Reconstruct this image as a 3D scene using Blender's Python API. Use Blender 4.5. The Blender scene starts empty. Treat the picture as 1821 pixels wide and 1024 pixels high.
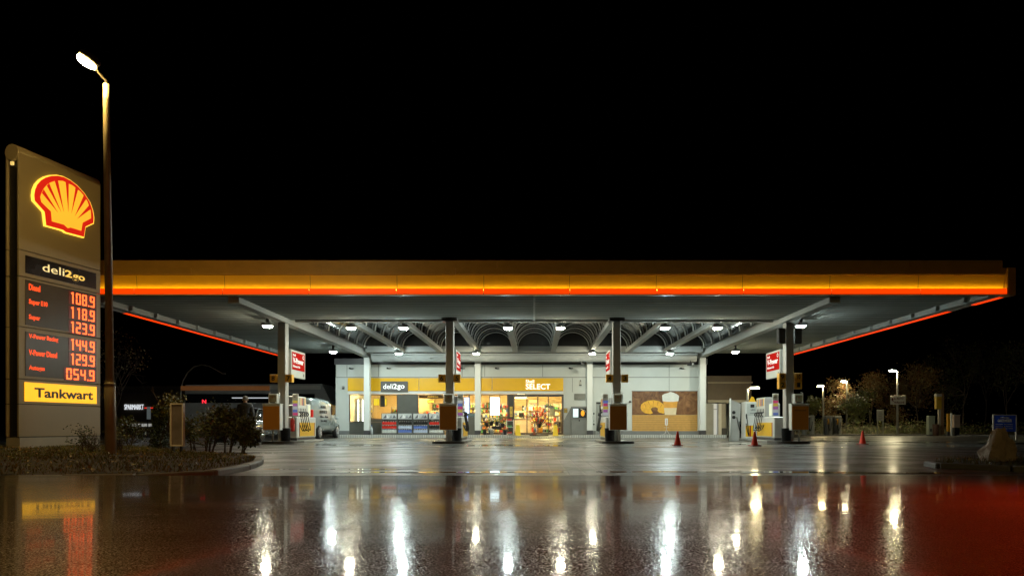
import bpy, math, random
from mathutils import Vector, Matrix, noise
random.seed(7)
R = math.radians
sc = bpy.context.scene
COL = sc.collection
# ------------------------------------------------------------------ camera, world, exposure
CZ = 0.68            # camera height above the forecourt
F = 1214.0           # focal length in photo pixels
cam = bpy.data.objects.new('camera', bpy.data.cameras.new('camera')); COL.objects.link(cam)
cam.location = (0, 0, CZ); cam.rotation_euler = (R(90), 0, 0)
cam.data.sensor_width = 36; cam.data.lens = 24.0
cam.data.shift_x = -(950 - 910.5) / 1821; cam.data.shift_y = (757 - 512) / 1821
cam.data.clip_start = 0.05; cam.data.clip_end = 1500
sc.camera = cam
w = bpy.data.worlds.new('World'); sc.world = w; w.use_nodes = True
nt = w.node_tree; bg = nt.nodes['Background']
sky = nt.nodes.new('ShaderNodeTexSky'); sky.sky_type = 'NISHITA'; sky.sun_disc = False
sky.sun_elevation = R(-8); sky.sun_rotation = R(180)
nt.links.new(sky.outputs[0], bg.inputs[0]); bg.inputs[1].default_value = 0.02
sc.view_settings.view_transform = 'Standard'; sc.view_settings.look = 'None'
sc.view_settings.exposure = 0; sc.view_settings.gamma = 1

def P(x, y, D): return Vector(((x - 950) / F * D, D, CZ + (757 - y) / F * D))
def PX(x, D): return (x - 950) / F * D
def PZ(y, D): return CZ + (757 - y) / F * D

# ------------------------------------------------------------------ materials
MATS = {}
def M(name, col=(.5, .5, .5), rough=.5, metal=0, emit=None, es=0, var=.12, vs=3, bump=0, bs=60, coat=0, spec=.5, rv=.1):
    if name in MATS: return MATS[name]
    m = bpy.data.materials.new(name); MATS[name] = m; m.use_nodes = True
    n = m.node_tree; b = n.nodes['Principled BSDF']; L = n.links.new
    tc = n.nodes.new('ShaderNodeTexCoord')
    nz = n.nodes.new('ShaderNodeTexNoise'); nz.inputs['Scale'].default_value = vs; nz.inputs['Detail'].default_value = 5
    L(tc.outputs['Object'], nz.inputs['Vector'])
    mx = n.nodes.new('ShaderNodeMix'); mx.data_type = 'RGBA'
    mx.inputs[6].default_value = tuple(max(0, c * (1 - var * 1.6)) for c in col) + (1,)
    mx.inputs[7].default_value = tuple(min(1, c * (1 + var)) for c in col) + (1,)
    L(nz.outputs[0], mx.inputs[0]); L(mx.outputs[2], b.inputs['Base Color'])
    mr = n.nodes.new('ShaderNodeMapRange'); mr.inputs[3].default_value = max(.02, rough - rv); mr.inputs[4].default_value = min(1, rough + rv)
    L(nz.outputs[0], mr.inputs[0]); L(mr.outputs[0], b.inputs['Roughness'])
    b.inputs['Metallic'].default_value = metal
    b.inputs['Specular IOR Level'].default_value = spec
    b.inputs['Coat Weight'].default_value = coat
    if emit:
        b.inputs['Emission Color'].default_value = tuple(emit) + (1,); b.inputs['Emission Strength'].default_value = es
    if bump:
        n2 = n.nodes.new('ShaderNodeTexNoise'); n2.inputs['Scale'].default_value = bs; n2.inputs['Detail'].default_value = 4
        L(tc.outputs['Object'], n2.inputs['Vector'])
        bp = n.nodes.new('ShaderNodeBump'); bp.inputs['Strength'].default_value = bump; bp.inputs['Distance'].default_value = .02
        L(n2.outputs[0], bp.inputs['Height']); L(bp.outputs[0], b.inputs['Normal'])
    return m
def E(name, col=(1, 1, 1), s=1, base=None):
    return M(name, base or tuple(c * .5 for c in col), .4, emit=col, es=s, var=.02)

white = M('white_paint', (.72, .75, .72), .4, var=.06)
offw = M('off_white_cladding', (.62, .66, .63), .45, var=.07, vs=1.2)
grey = M('grey_paint', (.2, .21, .21), .45)
dgrey = M('dark_grey_metal', (.06, .06, .065), .45)
black = M('black_plastic', (.012, .012, .013), .4)
alu = M('brushed_aluminium', (.55, .55, .55), .35, metal=.8)
yel = M('yellow_paint', (.85, .42, .02), .4, var=.05)
red = M('red_paint', (.5, .02, .015), .4)
darkglass = M('dark_glass', (.01, .012, .014), .06, coat=.4, rv=.02)
steel = M('galvanised_steel', (.32, .33, .32), .4, metal=.6)
concrete = M('concrete', (.3, .3, .28), .6, bump=.3)
stone_m = M('kerb_stone', (.12, .12, .115), .55, bump=.4, bs=30)
rubber = M('tyre_rubber', (.015, .015, .015), .7)
bark = M('bark', (.07, .05, .035), .9, bump=.6, bs=20)

def glass_mat(name, tint=(.9, .95, .95), gl=.12):
    m = bpy.data.materials.new(name); MATS[name] = m; m.use_nodes = True; n = m.node_tree
    n.nodes.remove(n.nodes['Principled BSDF']); out = n.nodes['Material Output']
    t = n.nodes.new('ShaderNodeBsdfTransparent'); t.inputs[0].default_value = tint + (1,)
    g = n.nodes.new('ShaderNodeBsdfGlossy'); g.inputs['Roughness'].default_value = .03; g.inputs[0].default_value = (1, 1, 1, 1)
    fr = n.nodes.new('ShaderNodeFresnel'); fr.inputs[0].default_value = 1.45
    mx = n.nodes.new('ShaderNodeMixShader'); n.links.new(fr.outputs[0], mx.inputs[0])
    n.links.new(t.outputs[0], mx.inputs[1]); n.links.new(g.outputs[0], mx.inputs[2]); n.links.new(mx.outputs[0], out.inputs[0])
    return m
glass = glass_mat('window_glass')

# ------------------------------------------------------------------ mesh builder
class MB:
    def __init__(s): s.v = []; s.f = []; s.m = []; s.ms = []; s.sm = []
    def mi(s, m):
        if m not in s.ms: s.ms.append(m)
        return s.ms.index(m)
    def add(s, vs, fs, m, smooth=False):
        o = len(s.v); s.v += [Vector(p) for p in vs]; k = s.mi(m)
        for f in fs: s.f.append([i + o for i in f]); s.m.append(k); s.sm.append(smooth)
        return s
    def box(s, x0, x1, y0, y1, z0, z1, m, rz=0, bev=0):
        if bev:
            c = bev; vs = []; 
            ring = [(x0 + c, y0), (x1 - c, y0), (x1, y0 + c), (x1, y1 - c), (x1 - c, y1), (x0 + c, y1), (x0, y1 - c), (x0, y0 + c)]
            ins = [(min(max(x, x0 + c), x1 - c), min(max(y, y0 + c), y1 - c)) for x, y in ring]
            vs = [(x, y, z0) for x, y in ins] + [(x, y, z0 + c) for x, y in ring] + [(x, y, z1 - c) for x, y in ring] + [(x, y, z1) for x, y in ins]
            fs = []
            for l in range(3):
                for i in range(8): fs.append([l * 8 + i, l * 8 + (i + 1) % 8, (l + 1) * 8 + (i + 1) % 8, (l + 1) * 8 + i])
            fs.append([24, 26, 28, 30]); fs.append([6, 4, 2, 0])
        else:
            vs = [(x, y, z) for z in (z0, z1) for x, y in ((x0, y0), (x1, y0), (x1, y1), (x0, y1))]
            fs = [[3, 2, 1, 0], [4, 5, 6, 7], [0, 1, 5, 4], [1, 2, 6, 5], [2, 3, 7, 6], [3, 0, 4, 7]]
        if rz:
            cx, cy = (x0 + x1) / 2, (y0 + y1) / 2; c_, s_ = math.cos(rz), math.sin(rz)
            vs = [(cx + (x - cx) * c_ - (y - cy) * s_, cy + (x - cx) * s_ + (y - cy) * c_, z) for x, y, z in vs]
        return s.add(vs, fs, m)
    def cb(s, c, d, m, **k):
        return s.box(c[0] - d[0] / 2, c[0] + d[0] / 2, c[1] - d[1] / 2, c[1] + d[1] / 2, c[2] - d[2] / 2, c[2] + d[2] / 2, m, **k)
    def tube(s, pts, r, m, n=8, caps=True):
        pts = [Vector(p) for p in pts]; rs = r if isinstance(r, (list, tuple)) else [r] * len(pts)
        vs = []; fs = []; prev = None
        for i, p in enumerate(pts):
            d = (pts[min(i + 1, len(pts) - 1)] - pts[max(i - 1, 0)]).normalized()
            if prev is None: a = d.orthogonal().normalized()
            else:
                a = prev - d * prev.dot(d); a = a.normalized() if a.length > 1e-5 else d.orthogonal().normalized()
            prev = a; b = d.cross(a)
            for k in range(n):
                t = 2 * math.pi * k / n; vs.append(p + (a * math.cos(t) + b * math.sin(t)) * rs[i])
        for i in range(len(pts) - 1):
            for k in range(n): fs.append([i * n + k, i * n + (k + 1) % n, (i + 1) * n + (k + 1) % n, (i + 1) * n + k])
        s.add(vs, fs, m, True)
        if caps:
            o = len(s.v) - len(vs); k = s.mi(m)
            s.f.append([o + i for i in range(n)][::-1]); s.m.append(k); s.sm.append(False)
            s.f.append([o + (len(pts) - 1) * n + i for i in range(n)]); s.m.append(k); s.sm.append(False)
        return s
    def lathe(s, c, prof, m, n=16, smooth=True):   # prof: (r,z)
        return s.tube([(c[0], c[1], c[2] + z) for r, z in prof], [max(r, .0005) for r, z in prof], m, n) if all(prof[i][1] < prof[i+1][1] for i in range(len(prof)-1)) else s._lathe(c, prof, m, n, smooth)
    def _lathe(s, c, prof, m, n, smooth):
        vs = []; fs = []
        for r, z in prof:
            for k in range(n):
                t = 2 * math.pi * k / n; vs.append((c[0] + r * math.cos(t), c[1] + r * math.sin(t), c[2] + z))
        for i in range(len(prof) - 1):
            for k in range(n): fs.append([i * n + k, i * n + (k + 1) % n, (i + 1) * n + (k + 1) % n, (i + 1) * n + k])
        return s.add(vs, fs, m, smooth)
    def ell(s, c, r, m, n=12, k=8):
        vs = []; fs = []
        for i in range(k + 1):
            ph = math.pi * i / k
            for j in range(n):
                t = 2 * math.pi * j / n
                vs.append((c[0] + r[0] * math.sin(ph) * math.cos(t), c[1] + r[1] * math.sin(ph) * math.sin(t), c[2] - r[2] * math.cos(ph)))
        for i in range(k):
            for j in range(n): fs.append([i * n + j, i * n + (j + 1) % n, (i + 1) * n + (j + 1) % n, (i + 1) * n + j])
        return s.add(vs, fs, m, True)
    def prism(s, pts, org, ux, uy, d, m):      # polygon in plane, extruded along ux x uy by d
        ux = Vector(ux); uy = Vector(uy); nn = ux.cross(uy); org = Vector(org)
        a = [org + ux * p[0] + uy * p[1] for p in pts]; n = len(a)
        area = sum(pts[i][0] * pts[(i + 1) % n][1] - pts[(i + 1) % n][0] * pts[i][1] for i in range(n))
        if area < 0: a = a[::-1]
        vs = a + [p + nn * d for p in a]
        fs = [list(range(n))[::-1], [n + i for i in range(n)]] + [[i, (i + 1) % n, n + (i + 1) % n, n + i] for i in range(n)]
        return s.add(vs, fs, m)
    def text(s, t, org, ux, uy, wd, ht, m, off=0., d=.006):
        vs, fs = text_geo(t, off); ux = Vector(ux); uy = Vector(uy); nn = ux.cross(uy); org = Vector(org)
        return s.add([org + ux * v[0] * wd + uy * v[1] * ht + nn * d * v[2] for v in vs], fs, m)
    def build(s, name, parent=None, org=None):
        me = bpy.data.meshes.new(name)
        o = Vector(org) if org is not None else Vector((0, 0, 0))
        me.from_pydata([v - o for v in s.v], [], s.f)
        for m in s.ms: me.materials.append(m)
        me.polygons.foreach_set('material_index', s.m); me.polygons.foreach_set('use_smooth', s.sm)
        me.update()
        ob = bpy.data.objects.new(name, me); COL.objects.link(ob)
        if parent is not None: ob.parent = parent
        else: ob.location = o
        return ob
TG = {}
def text_geo(t, off):
    if (t, off) in TG: return TG[(t, off)]
    cu = bpy.data.curves.new('t', 'FONT'); cu.body = t; cu.offset = off; cu.resolution_u = 3; cu.extrude = .5
    ob = bpy.data.objects.new('t', cu); COL.objects.link(ob)
    bpy.context.view_layer.update()
    me = bpy.data.meshes.new_from_object(ob.evaluated_get(bpy.context.evaluated_depsgraph_get()))
    vs = [v.co.copy() for v in me.vertices]; fs = [list(p.vertices) for p in me.polygons]
    x0 = min(v.x for v in vs); x1 = max(v.x for v in vs); y0 = min(v.y for v in vs); y1 = max(v.y for v in vs)
    vs = [((v.x - x0) / (x1 - x0), (v.y - y0) / (y1 - y0), v.z + .5) for v in vs]
    bpy.data.objects.remove(ob); bpy.data.curves.remove(cu); bpy.data.meshes.remove(me)
    TG[(t, off)] = (vs, fs); return vs, fs

def tag(o, label=None, cat=None, group=None, kind=None):
    if label: o['label'] = label
    if cat: o['category'] = cat
    if group: o['group'] = group
    if kind: o['kind'] = kind
    return o
def thing(name, label, cat, loc=(0, 0, 0), rz=0, group=None):
    o = bpy.data.objects.new(name, None); COL.objects.link(o); o.empty_display_size = .2
    o.location = loc; o.rotation_euler = (0, 0, rz); return tag(o, label, cat, group)
def kids(o): return [c for c in bpy.data.objects if c.parent == o]
def dup(o, loc=None, rz=None, label=None, parent=None, scale=None):
    c = o.copy(); COL.objects.link(c); c.parent = parent
    if loc is not None: c.location = loc
    if rz is not None: c.rotation_euler = (0, 0, rz)
    if scale: c.scale = scale if isinstance(scale, (list, tuple)) else (scale,) * 3
    if label: c['label'] = label
    for ch in kids(o): dup(ch, parent=c)
    return c
def struct(ob): ob['kind'] = 'structure'; return ob
XA, YA, ZA = (1, 0, 0), (0, 1, 0), (0, 0, 1)

# ------------------------------------------------------------------ ground
def wet_mat(name, base, rough_lo, rough_hi, coatw, bumps, grain=170, brick=None, coatr=.03, gb=.5, spec=.5, cgr=.0, mps=(.35, 1.3, 1)):
    m = bpy.data.materials.new(name); m.use_nodes = True; n = m.node_tree; b = n.nodes['Principled BSDF']; L = n.links.new
    tc = n.nodes.new('ShaderNodeTexCoord')
    big = n.nodes.new('ShaderNodeTexNoise'); big.inputs['Scale'].default_value = .9; big.inputs['Detail'].default_value = 7; big.inputs['Roughness'].default_value = .62
    mp = n.nodes.new('ShaderNodeMapping'); mp.inputs['Scale'].default_value = mps
    L(tc.outputs['Object'], mp.inputs[0]); L(mp.outputs[0], big.inputs['Vector'])
    g = n.nodes.new('ShaderNodeTexNoise'); g.inputs['Scale'].default_value = grain; g.inputs['Detail'].default_value = 3
    L(tc.outputs['Object'], g.inputs['Vector'])
    vo = n.nodes.new('ShaderNodeTexVoronoi'); vo.inputs['Scale'].default_value = grain * .8; L(tc.outputs['Object'], vo.inputs['Vector'])
    cr = n.nodes.new('ShaderNodeMix'); cr.data_type = 'RGBA'
    cr.inputs[6].default_value = tuple(c * .45 for c in base) + (1,); cr.inputs[7].default_value = tuple(min(1, c * 1.6) for c in base) + (1,)
    ad = n.nodes.new('ShaderNodeMath'); ad.operation = 'MULTIPLY_ADD'; ad.inputs[1].default_value = .55; ad.inputs[2].default_value = 0
    L(g.outputs[0], ad.inputs[0])
    ad2 = n.nodes.new('ShaderNodeMath'); ad2.operation = 'MULTIPLY_ADD'; ad2.inputs[1].default_value = .5; L(big.outputs[0], ad2.inputs[0]); L(ad.outputs[0], ad2.inputs[2])
    L(ad2.outputs[0], cr.inputs[0])
    mr = n.nodes.new('ShaderNodeMapRange'); mr.inputs[1].default_value = .35; mr.inputs[2].default_value = .65
    mr.inputs[3].default_value = rough_lo; mr.inputs[4].default_value = rough_hi; L(big.outputs[0], mr.inputs[0]); L(mr.outputs[0], b.inputs['Roughness'])
    b.inputs['Specular IOR Level'].default_value = spec
    col = cr.outputs[2]; hgt = vo.outputs['Distance']
    if brick:
        br = n.nodes.new('ShaderNodeTexBrick'); br.inputs['Scale'].default_value = 1; br.inputs['Brick Width'].default_value = brick[0]; br.inputs['Row Height'].default_value = brick[1]
        br.inputs['Mortar Size'].default_value = brick[2]; br.inputs['Mortar Smooth'].default_value = .4; br.offset = brick[3]
        br.inputs['Color1'].default_value = (1, 1, 1, 1); br.inputs['Color2'].default_value = (.6, .6, .6, 1) if len(brick) < 5 else (.85, .85, .85, 1); br.inputs['Mortar'].default_value = ((2.2, 2.0, 1.7, 1) if len(brick) < 5 else (.3, .3, .3, 1))  # cobble joints coloured pale to imitate light gleaming on the wet mortar
        L(tc.outputs['Object'], br.inputs['Vector'])
        mu = n.nodes.new('ShaderNodeMix'); mu.data_type = 'RGBA'; mu.blend_type = 'MULTIPLY'; mu.inputs[0].default_value = 1
        L(col, mu.inputs[6]); L(br.outputs[0], mu.inputs[7]); col = mu.outputs[2]
    L(col, b.inputs['Base Color'])
    bp = n.nodes.new('ShaderNodeBump'); bp.inputs['Strength'].default_value = gb; bp.inputs['Distance'].default_value = bumps
    L(hgt, bp.inputs['Height'])
    if brick:
        b2 = n.nodes.new('ShaderNodeBump'); b2.invert = True; b2.inputs['Strength'].default_value = 1; b2.inputs['Distance'].default_value = .02
        L(br.outputs['Fac'], b2.inputs['Height']); L(bp.outputs[0], b2.inputs['Normal']); bp = b2
    L(bp.outputs[0], b.inputs['Normal'])
    cw = n.nodes.new('ShaderNodeMapRange'); cw.inputs[1].default_value = .45; cw.inputs[2].default_value = .57; cw.inputs[3].default_value = coatw[0]; cw.inputs[4].default_value = coatw[1]
    L(big.outputs[0], cw.inputs[0]); L(cw.outputs[0], b.inputs['Coat Weight'])
    b.inputs['Coat Roughness'].default_value = coatr; b.inputs['Coat IOR'].default_value = 1.33
    # faint ripples in the water film
    rp = n.nodes.new('ShaderNodeTexNoise'); rp.inputs['Scale'].default_value = 4; rp.inputs['Detail'].default_value = 2; L(tc.outputs['Object'], rp.inputs['Vector'])
    b3 = n.nodes.new('ShaderNodeBump'); b3.inputs['Strength'].default_value = .12; b3.inputs['Distance'].default_value = .002; L(rp.outputs[0], b3.inputs['Height'])
    b4 = n.nodes.new('ShaderNodeBump'); b4.inputs['Strength'].default_value = cgr; b4.inputs['Distance'].default_value = .002; L(hgt, b4.inputs['Height']); L(b3.outputs[0], b4.inputs['Normal']); L(b4.outputs[0], b.inputs['Coat Normal'])
    return m
def film_mat(name, base, mirror, glint, grain, rr, mps):
    m = bpy.data.materials.new(name); m.use_nodes = True; n = m.node_tree; L = n.links.new; N = n.nodes.new
    n.nodes.remove(n.nodes['Principled BSDF']); out = n.nodes['Material Output']; tc = N('ShaderNodeTexCoord')
    mp = N('ShaderNodeMapping'); mp.inputs['Scale'].default_value = mps; L(tc.outputs['Object'], mp.inputs[0])
    big = N('ShaderNodeTexNoise'); big.inputs['Scale'].default_value = 1.1; big.inputs['Detail'].default_value = 8; big.inputs['Roughness'].default_value = .65; L(mp.outputs[0], big.inputs['Vector'])
    g = N('ShaderNodeTexNoise'); g.inputs['Scale'].default_value = grain; g.inputs['Detail'].default_value = 4; g.inputs['Roughness'].default_value = .7; L(tc.outputs['Object'], g.inputs['Vector'])
    cr = N('ShaderNodeMix'); cr.data_type = 'RGBA'; cr.inputs[6].default_value = tuple(c * .25 for c in base) + (1,); cr.inputs[7].default_value = tuple(c * 2 for c in base) + (1,); L(g.outputs[0], cr.inputs[0])
    d = N('ShaderNodeBsdfDiffuse'); L(cr.outputs[2], d.inputs[0])
    gm_ = N('ShaderNodeMapRange'); gm_.inputs[1].default_value = .5; gm_.inputs[2].default_value = .68; gm_.inputs[3].default_value = .04; gm_.inputs[4].default_value = glint; L(g.outputs[0], gm_.inputs[0])
    gr = N('ShaderNodeBsdfGlossy'); gr.inputs['Roughness'].default_value = rr
    bp = N('ShaderNodeBump'); bp.inputs['Strength'].default_value = .3; bp.inputs['Distance'].default_value = .001; L(g.outputs[0], bp.inputs['Height']); L(bp.outputs[0], gr.inputs['Normal'])
    m1 = N('ShaderNodeMixShader'); L(gm_.outputs[0], m1.inputs[0]); L(d.outputs[0], m1.inputs[1]); L(gr.outputs[0], m1.inputs[2])
    fr = N('ShaderNodeFresnel'); fr.inputs[0].default_value = 1.33
    mw = N('ShaderNodeMapRange'); mw.inputs[1].default_value = .36; mw.inputs[2].default_value = .62; mw.inputs[3].default_value = mirror[0]; mw.inputs[4].default_value = mirror[1]; L(big.outputs[0], mw.inputs[0])
    gd = N('ShaderNodeMapRange'); gd.inputs[1].default_value = .35; gd.inputs[2].default_value = .6; gd.inputs[3].default_value = .5; gd.inputs[4].default_value = 1; L(g.outputs[0], gd.inputs[0])
    f1 = N('ShaderNodeMath'); f1.operation = 'MULTIPLY'; L(fr.outputs[0], f1.inputs[0]); L(mw.outputs[0], f1.inputs[1])
    f2 = N('ShaderNodeMath'); f2.operation = 'MULTIPLY'; L(f1.outputs[0], f2.inputs[0]); L(gd.outputs[0], f2.inputs[1])
    gs = N('ShaderNodeBsdfGlossy'); gs.inputs['Roughness'].default_value = .045
    rp = N('ShaderNodeTexNoise'); rp.inputs['Scale'].default_value = 9; rp.inputs['Detail'].default_value = 5; L(mp.outputs[0], rp.inputs['Vector'])
    b3 = N('ShaderNodeBump'); b3.inputs['Strength'].default_value = .15; b3.inputs['Distance'].default_value = .002; L(rp.outputs[0], b3.inputs['Height']); b5 = N('ShaderNodeBump'); b5.inputs['Strength'].default_value = .16; b5.inputs['Distance'].default_value = .001; L(g.outputs[0], b5.inputs['Height']); L(b3.outputs[0], b5.inputs['Normal']); L(b5.outputs[0], gs.inputs['Normal']); gc = N('ShaderNodeBsdfGlossy'); gc.inputs['Roughness'].default_value = .05; L(b3.outputs[0], gc.inputs['Normal']); mc = N('ShaderNodeMapRange'); mc.inputs[1].default_value = .38; mc.inputs[2].default_value = .6; mc.inputs[3].default_value = .32; mc.inputs[4].default_value = .75; L(big.outputs[0], mc.inputs[0]); mg = N('ShaderNodeMixShader'); L(mc.outputs[0], mg.inputs[0]); L(gs.outputs[0], mg.inputs[1]); L(gc.outputs[0], mg.inputs[2])
    m2 = N('ShaderNodeMixShader'); L(f2.outputs[0], m2.inputs[0]); L(m1.outputs[0], m2.inputs[1]); L(mg.outputs[0], m2.inputs[2]); L(m2.outputs[0], out.inputs[0])
    return m
m_road = film_mat('wet_asphalt', (.034, .026, .016), (.6, 1.), .6, 300, .28, (.5, 1.2, 1))
m_cob = wet_mat('wet_cobbles', (.024, .023, .021), .3, .55, (.0, .4), .003, grain=60, brick=(.24, .24, .022, .0), coatr=.12, spec=.2, mps=(.8, 1, 1))
m_conc = wet_mat('damp_concrete', (.07, .075, .07), .25, .55, (.0, .7), .003, grain=40, coatr=.1, spec=.3, mps=(.6, 1, 1), brick=(2.6, 2.6, .03, .0, .3))
m_dirt = M('dark_soil', (.035, .03, .02), .9, bump=.5, bs=8)

def zroad(y): return CZ - .2 - .0225 * y
gm = MB()
gm.add([(-300, -60, -.05), (300, -60, -.05), (300, 500, -.05), (-300, 500, -.05)], [[0, 1, 2, 3]], M('far_ground', (.03, .03, .028), .6, bump=.4, bs=4))
struct(gm.build('ground'))
rb = MB(); prof = [(-12, zroad(-12)), (-6, zroad(-6)), (0, zroad(0)), (2, zroad(2)), (4.0, zroad(4.)), (4.12, zroad(4.) - .012), (4.6, zroad(4.) - .07), (6.5, .12), (8.2, .012), (9.2, .0)]
vs = []; fs = []; NX = 24
for x in range(NX + 1):
    for (y, z) in prof: vs.append((-48 + 96 * x / NX, y, z))
n = len(prof)
for x in range(NX):
    for k in range(n - 1): fs.append([x * n + k, (x + 1) * n + k, (x + 1) * n + k + 1, x * n + k + 1])
rb.add(vs, fs, m_road, True); struct(rb.build('road'))
cb = MB(); cb.add([(-20, 8.4, .004), (40, 8.4, .004), (40, 21.6, .004), (-20, 21.6, .004)], [[0, 1, 2, 3]], m_cob); struct(cb.build('cobbled_forecourt'))
ch = MB(); ch.add([(-26, 21.6, .006), (16.4, 21.6, .006), (16.4, 39, .006), (-26, 39, .006)], [[0, 1, 2, 3]], m_conc); struct(ch.build('concrete_forecourt'))
ap = MB(); ap.add([(16.4, 21.6, .003), (60, 21.6, .003), (60, 45, .003), (16.4, 45, .003)], [[0, 1, 2, 3]], wet_mat('wet_yard', (.06, .058, .052), .3, .5, (0, .5), .004, grain=50)); struct(ap.build('side_yard'))
pud = MB()
def blob(cx, cy, rx, ry, z, seed, k=28):
    rnd = random.Random(seed); ph = [rnd.random() * 6 for _ in range(4)]
    return [(cx + rx * math.cos(t) * (1 + .18 * math.sin(3 * t + ph[0]) + .1 * math.sin(5 * t + ph[1])), cy + ry * math.sin(t) * (1 + .15 * math.sin(2 * t + ph[2]) + .12 * math.sin(7 * t + ph[3])), z) for t in [2 * math.pi * i / k for i in range(k)]]
m_pud = M('puddle_water', (.01, .01, .01), .03, rv=.02, coat=1)
for i, (cx, cy, rx, ry) in enumerate([(3.6, 9.95, 1.3, .12), (5., 9.75, 1.5, .1), (1.2, 10.0, 1.8, .07), (-1.5, 9.9, 1.6, .09), (-3, 10.6, 1.4, .06), (-1.6, 23.6, 1.2, .6), (.7, 23.3, .9, .5), (-6.5, 24, 1.5, .4), (8.5, 25.5, 1.3, .5), (13, 30, 2, .7), (16, 28, 1.4, .5), (-7.6, 17, 1.6, .12)]):
    pm = MB(); pm.add(blob(cx, cy, rx, ry, .011, i), [list(range(28))], m_pud); tag(struct(pm.build('puddle')))

# ------------------------------------------------------------------ verges (grass islands with kerbs)
def poly_area_pts(poly, z, m, name, mound=0, org=None):
    pass
def inside(p, poly):
    x, y = p; c = False
    for i in range(len(poly)):
        x0, y0 = poly[i]; x1, y1 = poly[i - 1]
        if (y0 > y) != (y1 > y) and x < (x1 - x0) * (y - y0) / (y1 - y0) + x0: c = not c
    return c
def edge_dist(p, poly):
    d = 1e9; px, py = p
    for i in range(len(poly)):
        a = Vector(poly[i]); b = Vector(poly[i - 1]); ab = b - a; t = max(0, min(1, (Vector(p) - a).dot(ab) / max(1e-9, ab.length_squared)))
        d = min(d, (a + ab * t - Vector(p)).length)
    return d
verge_L = [(-16, 8.0), (-9, 8.05), (-6.5, 8.1), (-4.9, 8.4), (-4.35, 9.2), (-4.45, 10.5), (-4.85, 12.), (-5.35, 13.3), (-6.1, 14.2), (-7.5, 15.4), (-9.5, 18), (-12, 20.6), (-24, 20.6), (-24, 8.0)]
verge_R = [(30, 8.9), (8.2, 9.6), (7.1, 10.15), (6.5, 10.9), (6.7, 11.6), (7.9, 12.1), (10, 12.6), (30, 14)]
def mound(poly, x, y, h):
    d = edge_dist((x, y), poly); return .075 + h * min(1, d / 2.2) + .03 * noise.noise(Vector((x * 1.3, y * 1.3, 0)))
def verge(poly, h, step, label):
    mb = MB(); xs = [p[0] for p in poly]; ys = [p[1] for p in poly]; idx = {}; vs = []; fs = []
    nx = int((max(xs) - min(xs)) / step); ny = int((max(ys) - min(ys)) / step)
    def vid(i, j):
        if (i, j) not in idx:
            x = min(xs) + i * step; y = min(ys) + j * step
            ins = inside((x, y), poly)
            idx[(i, j)] = len(vs); vs.append((x, y, mound(poly, x, y, h) if ins else .05))
        return idx[(i, j)]
    for i in range(nx):
        for j in range(ny):
            c = (min(xs) + (i + .5) * step, min(ys) + (j + .5) * step)
            if inside(c, poly) and edge_dist(c, poly) > step * .6: fs.append([vid(i, j), vid(i + 1, j), vid(i + 1, j + 1), vid(i, j + 1)])
    mb.add(vs, fs, m_dirt, True); return struct(mb.build('soil'))
verge(verge_L, .09, .3, ''); verge(verge_R, .1, .25, '')
def kerb(poly, name, label):
    t = thing(name, label, 'kerb', (poly[0][0], poly[0][1], 0)); o = t.location
    k = 0; 
    for i in range(len(poly) - 1):
        a = Vector(poly[i]); b = Vector(poly[i + 1]); L_ = (b - a).length; ns = max(1, round(L_ / 1.0))
        for q in range(ns):
            p0 = a.lerp(b, q / ns); p1 = a.lerp(b, (q + 1) / ns); d = (p1 - p0); ang = math.atan2(d.y, d.x); c = (p0 + p1) / 2
            mb = MB(); l2 = d.length / 2 - .006
            mb.box(c.x - l2, c.x + l2, c.y - .08, c.y + .08, -.02, .085 + .004 * ((k * 7) % 3), stone_m, rz=ang, bev=.018); mb.build('kerb_stone', t, o); k += 1
kerb(verge_L[:11], 'kerb', 'stone kerb curving round the grass island beneath the price pylon')
kerb(verge_R[:7], 'kerb', 'stone kerb curving around the boulder at the right edge')

def grass(poly, h, cnt, name, label, ylim=99, hmax=.14, seed=1):
    rnd = random.Random(seed); mb = MB(); xs = [p[0] for p in poly]; ys = [p[1] for p in poly]
    ms = [M('grass_green', (.1, .12, .025), .7, var=.3), M('grass_straw', (.17, .13, .035), .8, var=.3), M('grass_brown', (.09, .06, .02), .8, var=.3)]
    k = 0
    while k < cnt:
        x = rnd.uniform(max(min(xs), -14), min(max(xs), 16)); y = rnd.uniform(min(ys), min(max(ys), ylim))
        if not inside((x, y), poly) or edge_dist((x, y), poly) < .1: continue
        den = noise.noise(Vector((x * .9, y * .9, 3)))
        if den < -.25 and rnd.random() < .7: continue
        z = mound(poly, x, y, h) - .01; hh = rnd.uniform(.3, 1) * hmax * (1 + .8 * den); a = rnd.uniform(0, 6.28); wd = .004 + rnd.random() * .004
        dx, dy = math.cos(a) * wd, math.sin(a) * wd; lx, ly = rnd.gauss(0, .5) * hh, rnd.gauss(0, .5) * hh
        mt = ms[0 if rnd.random() < .45 + den * .6 else (1 if rnd.random() < .6 else 2)]
        mb.add([(x - dx, y - dy, z), (x + dx, y + dy, z), (x + dx * .7 + lx * .4, y + dy * .7 + ly * .4, z + hh * .6), (x + lx, y + ly, z + hh), (x - dx * .7 + lx * .4, y - dy * .7 + ly * .4, z + hh * .6)], [[0, 1, 2, 4], [4, 2, 3]], mt); k += 1
    return tag(mb.build(name), label, 'grass', kind='stuff')
grass(verge_L, .09, 20000, 'grass', 'rough autumn grass growing on the island beneath the pylon', 19, hmax=.085)
grass(verge_R, .1, 5000, 'grass', 'rough grass growing around the boulder on the right', 13, seed=4)
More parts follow.
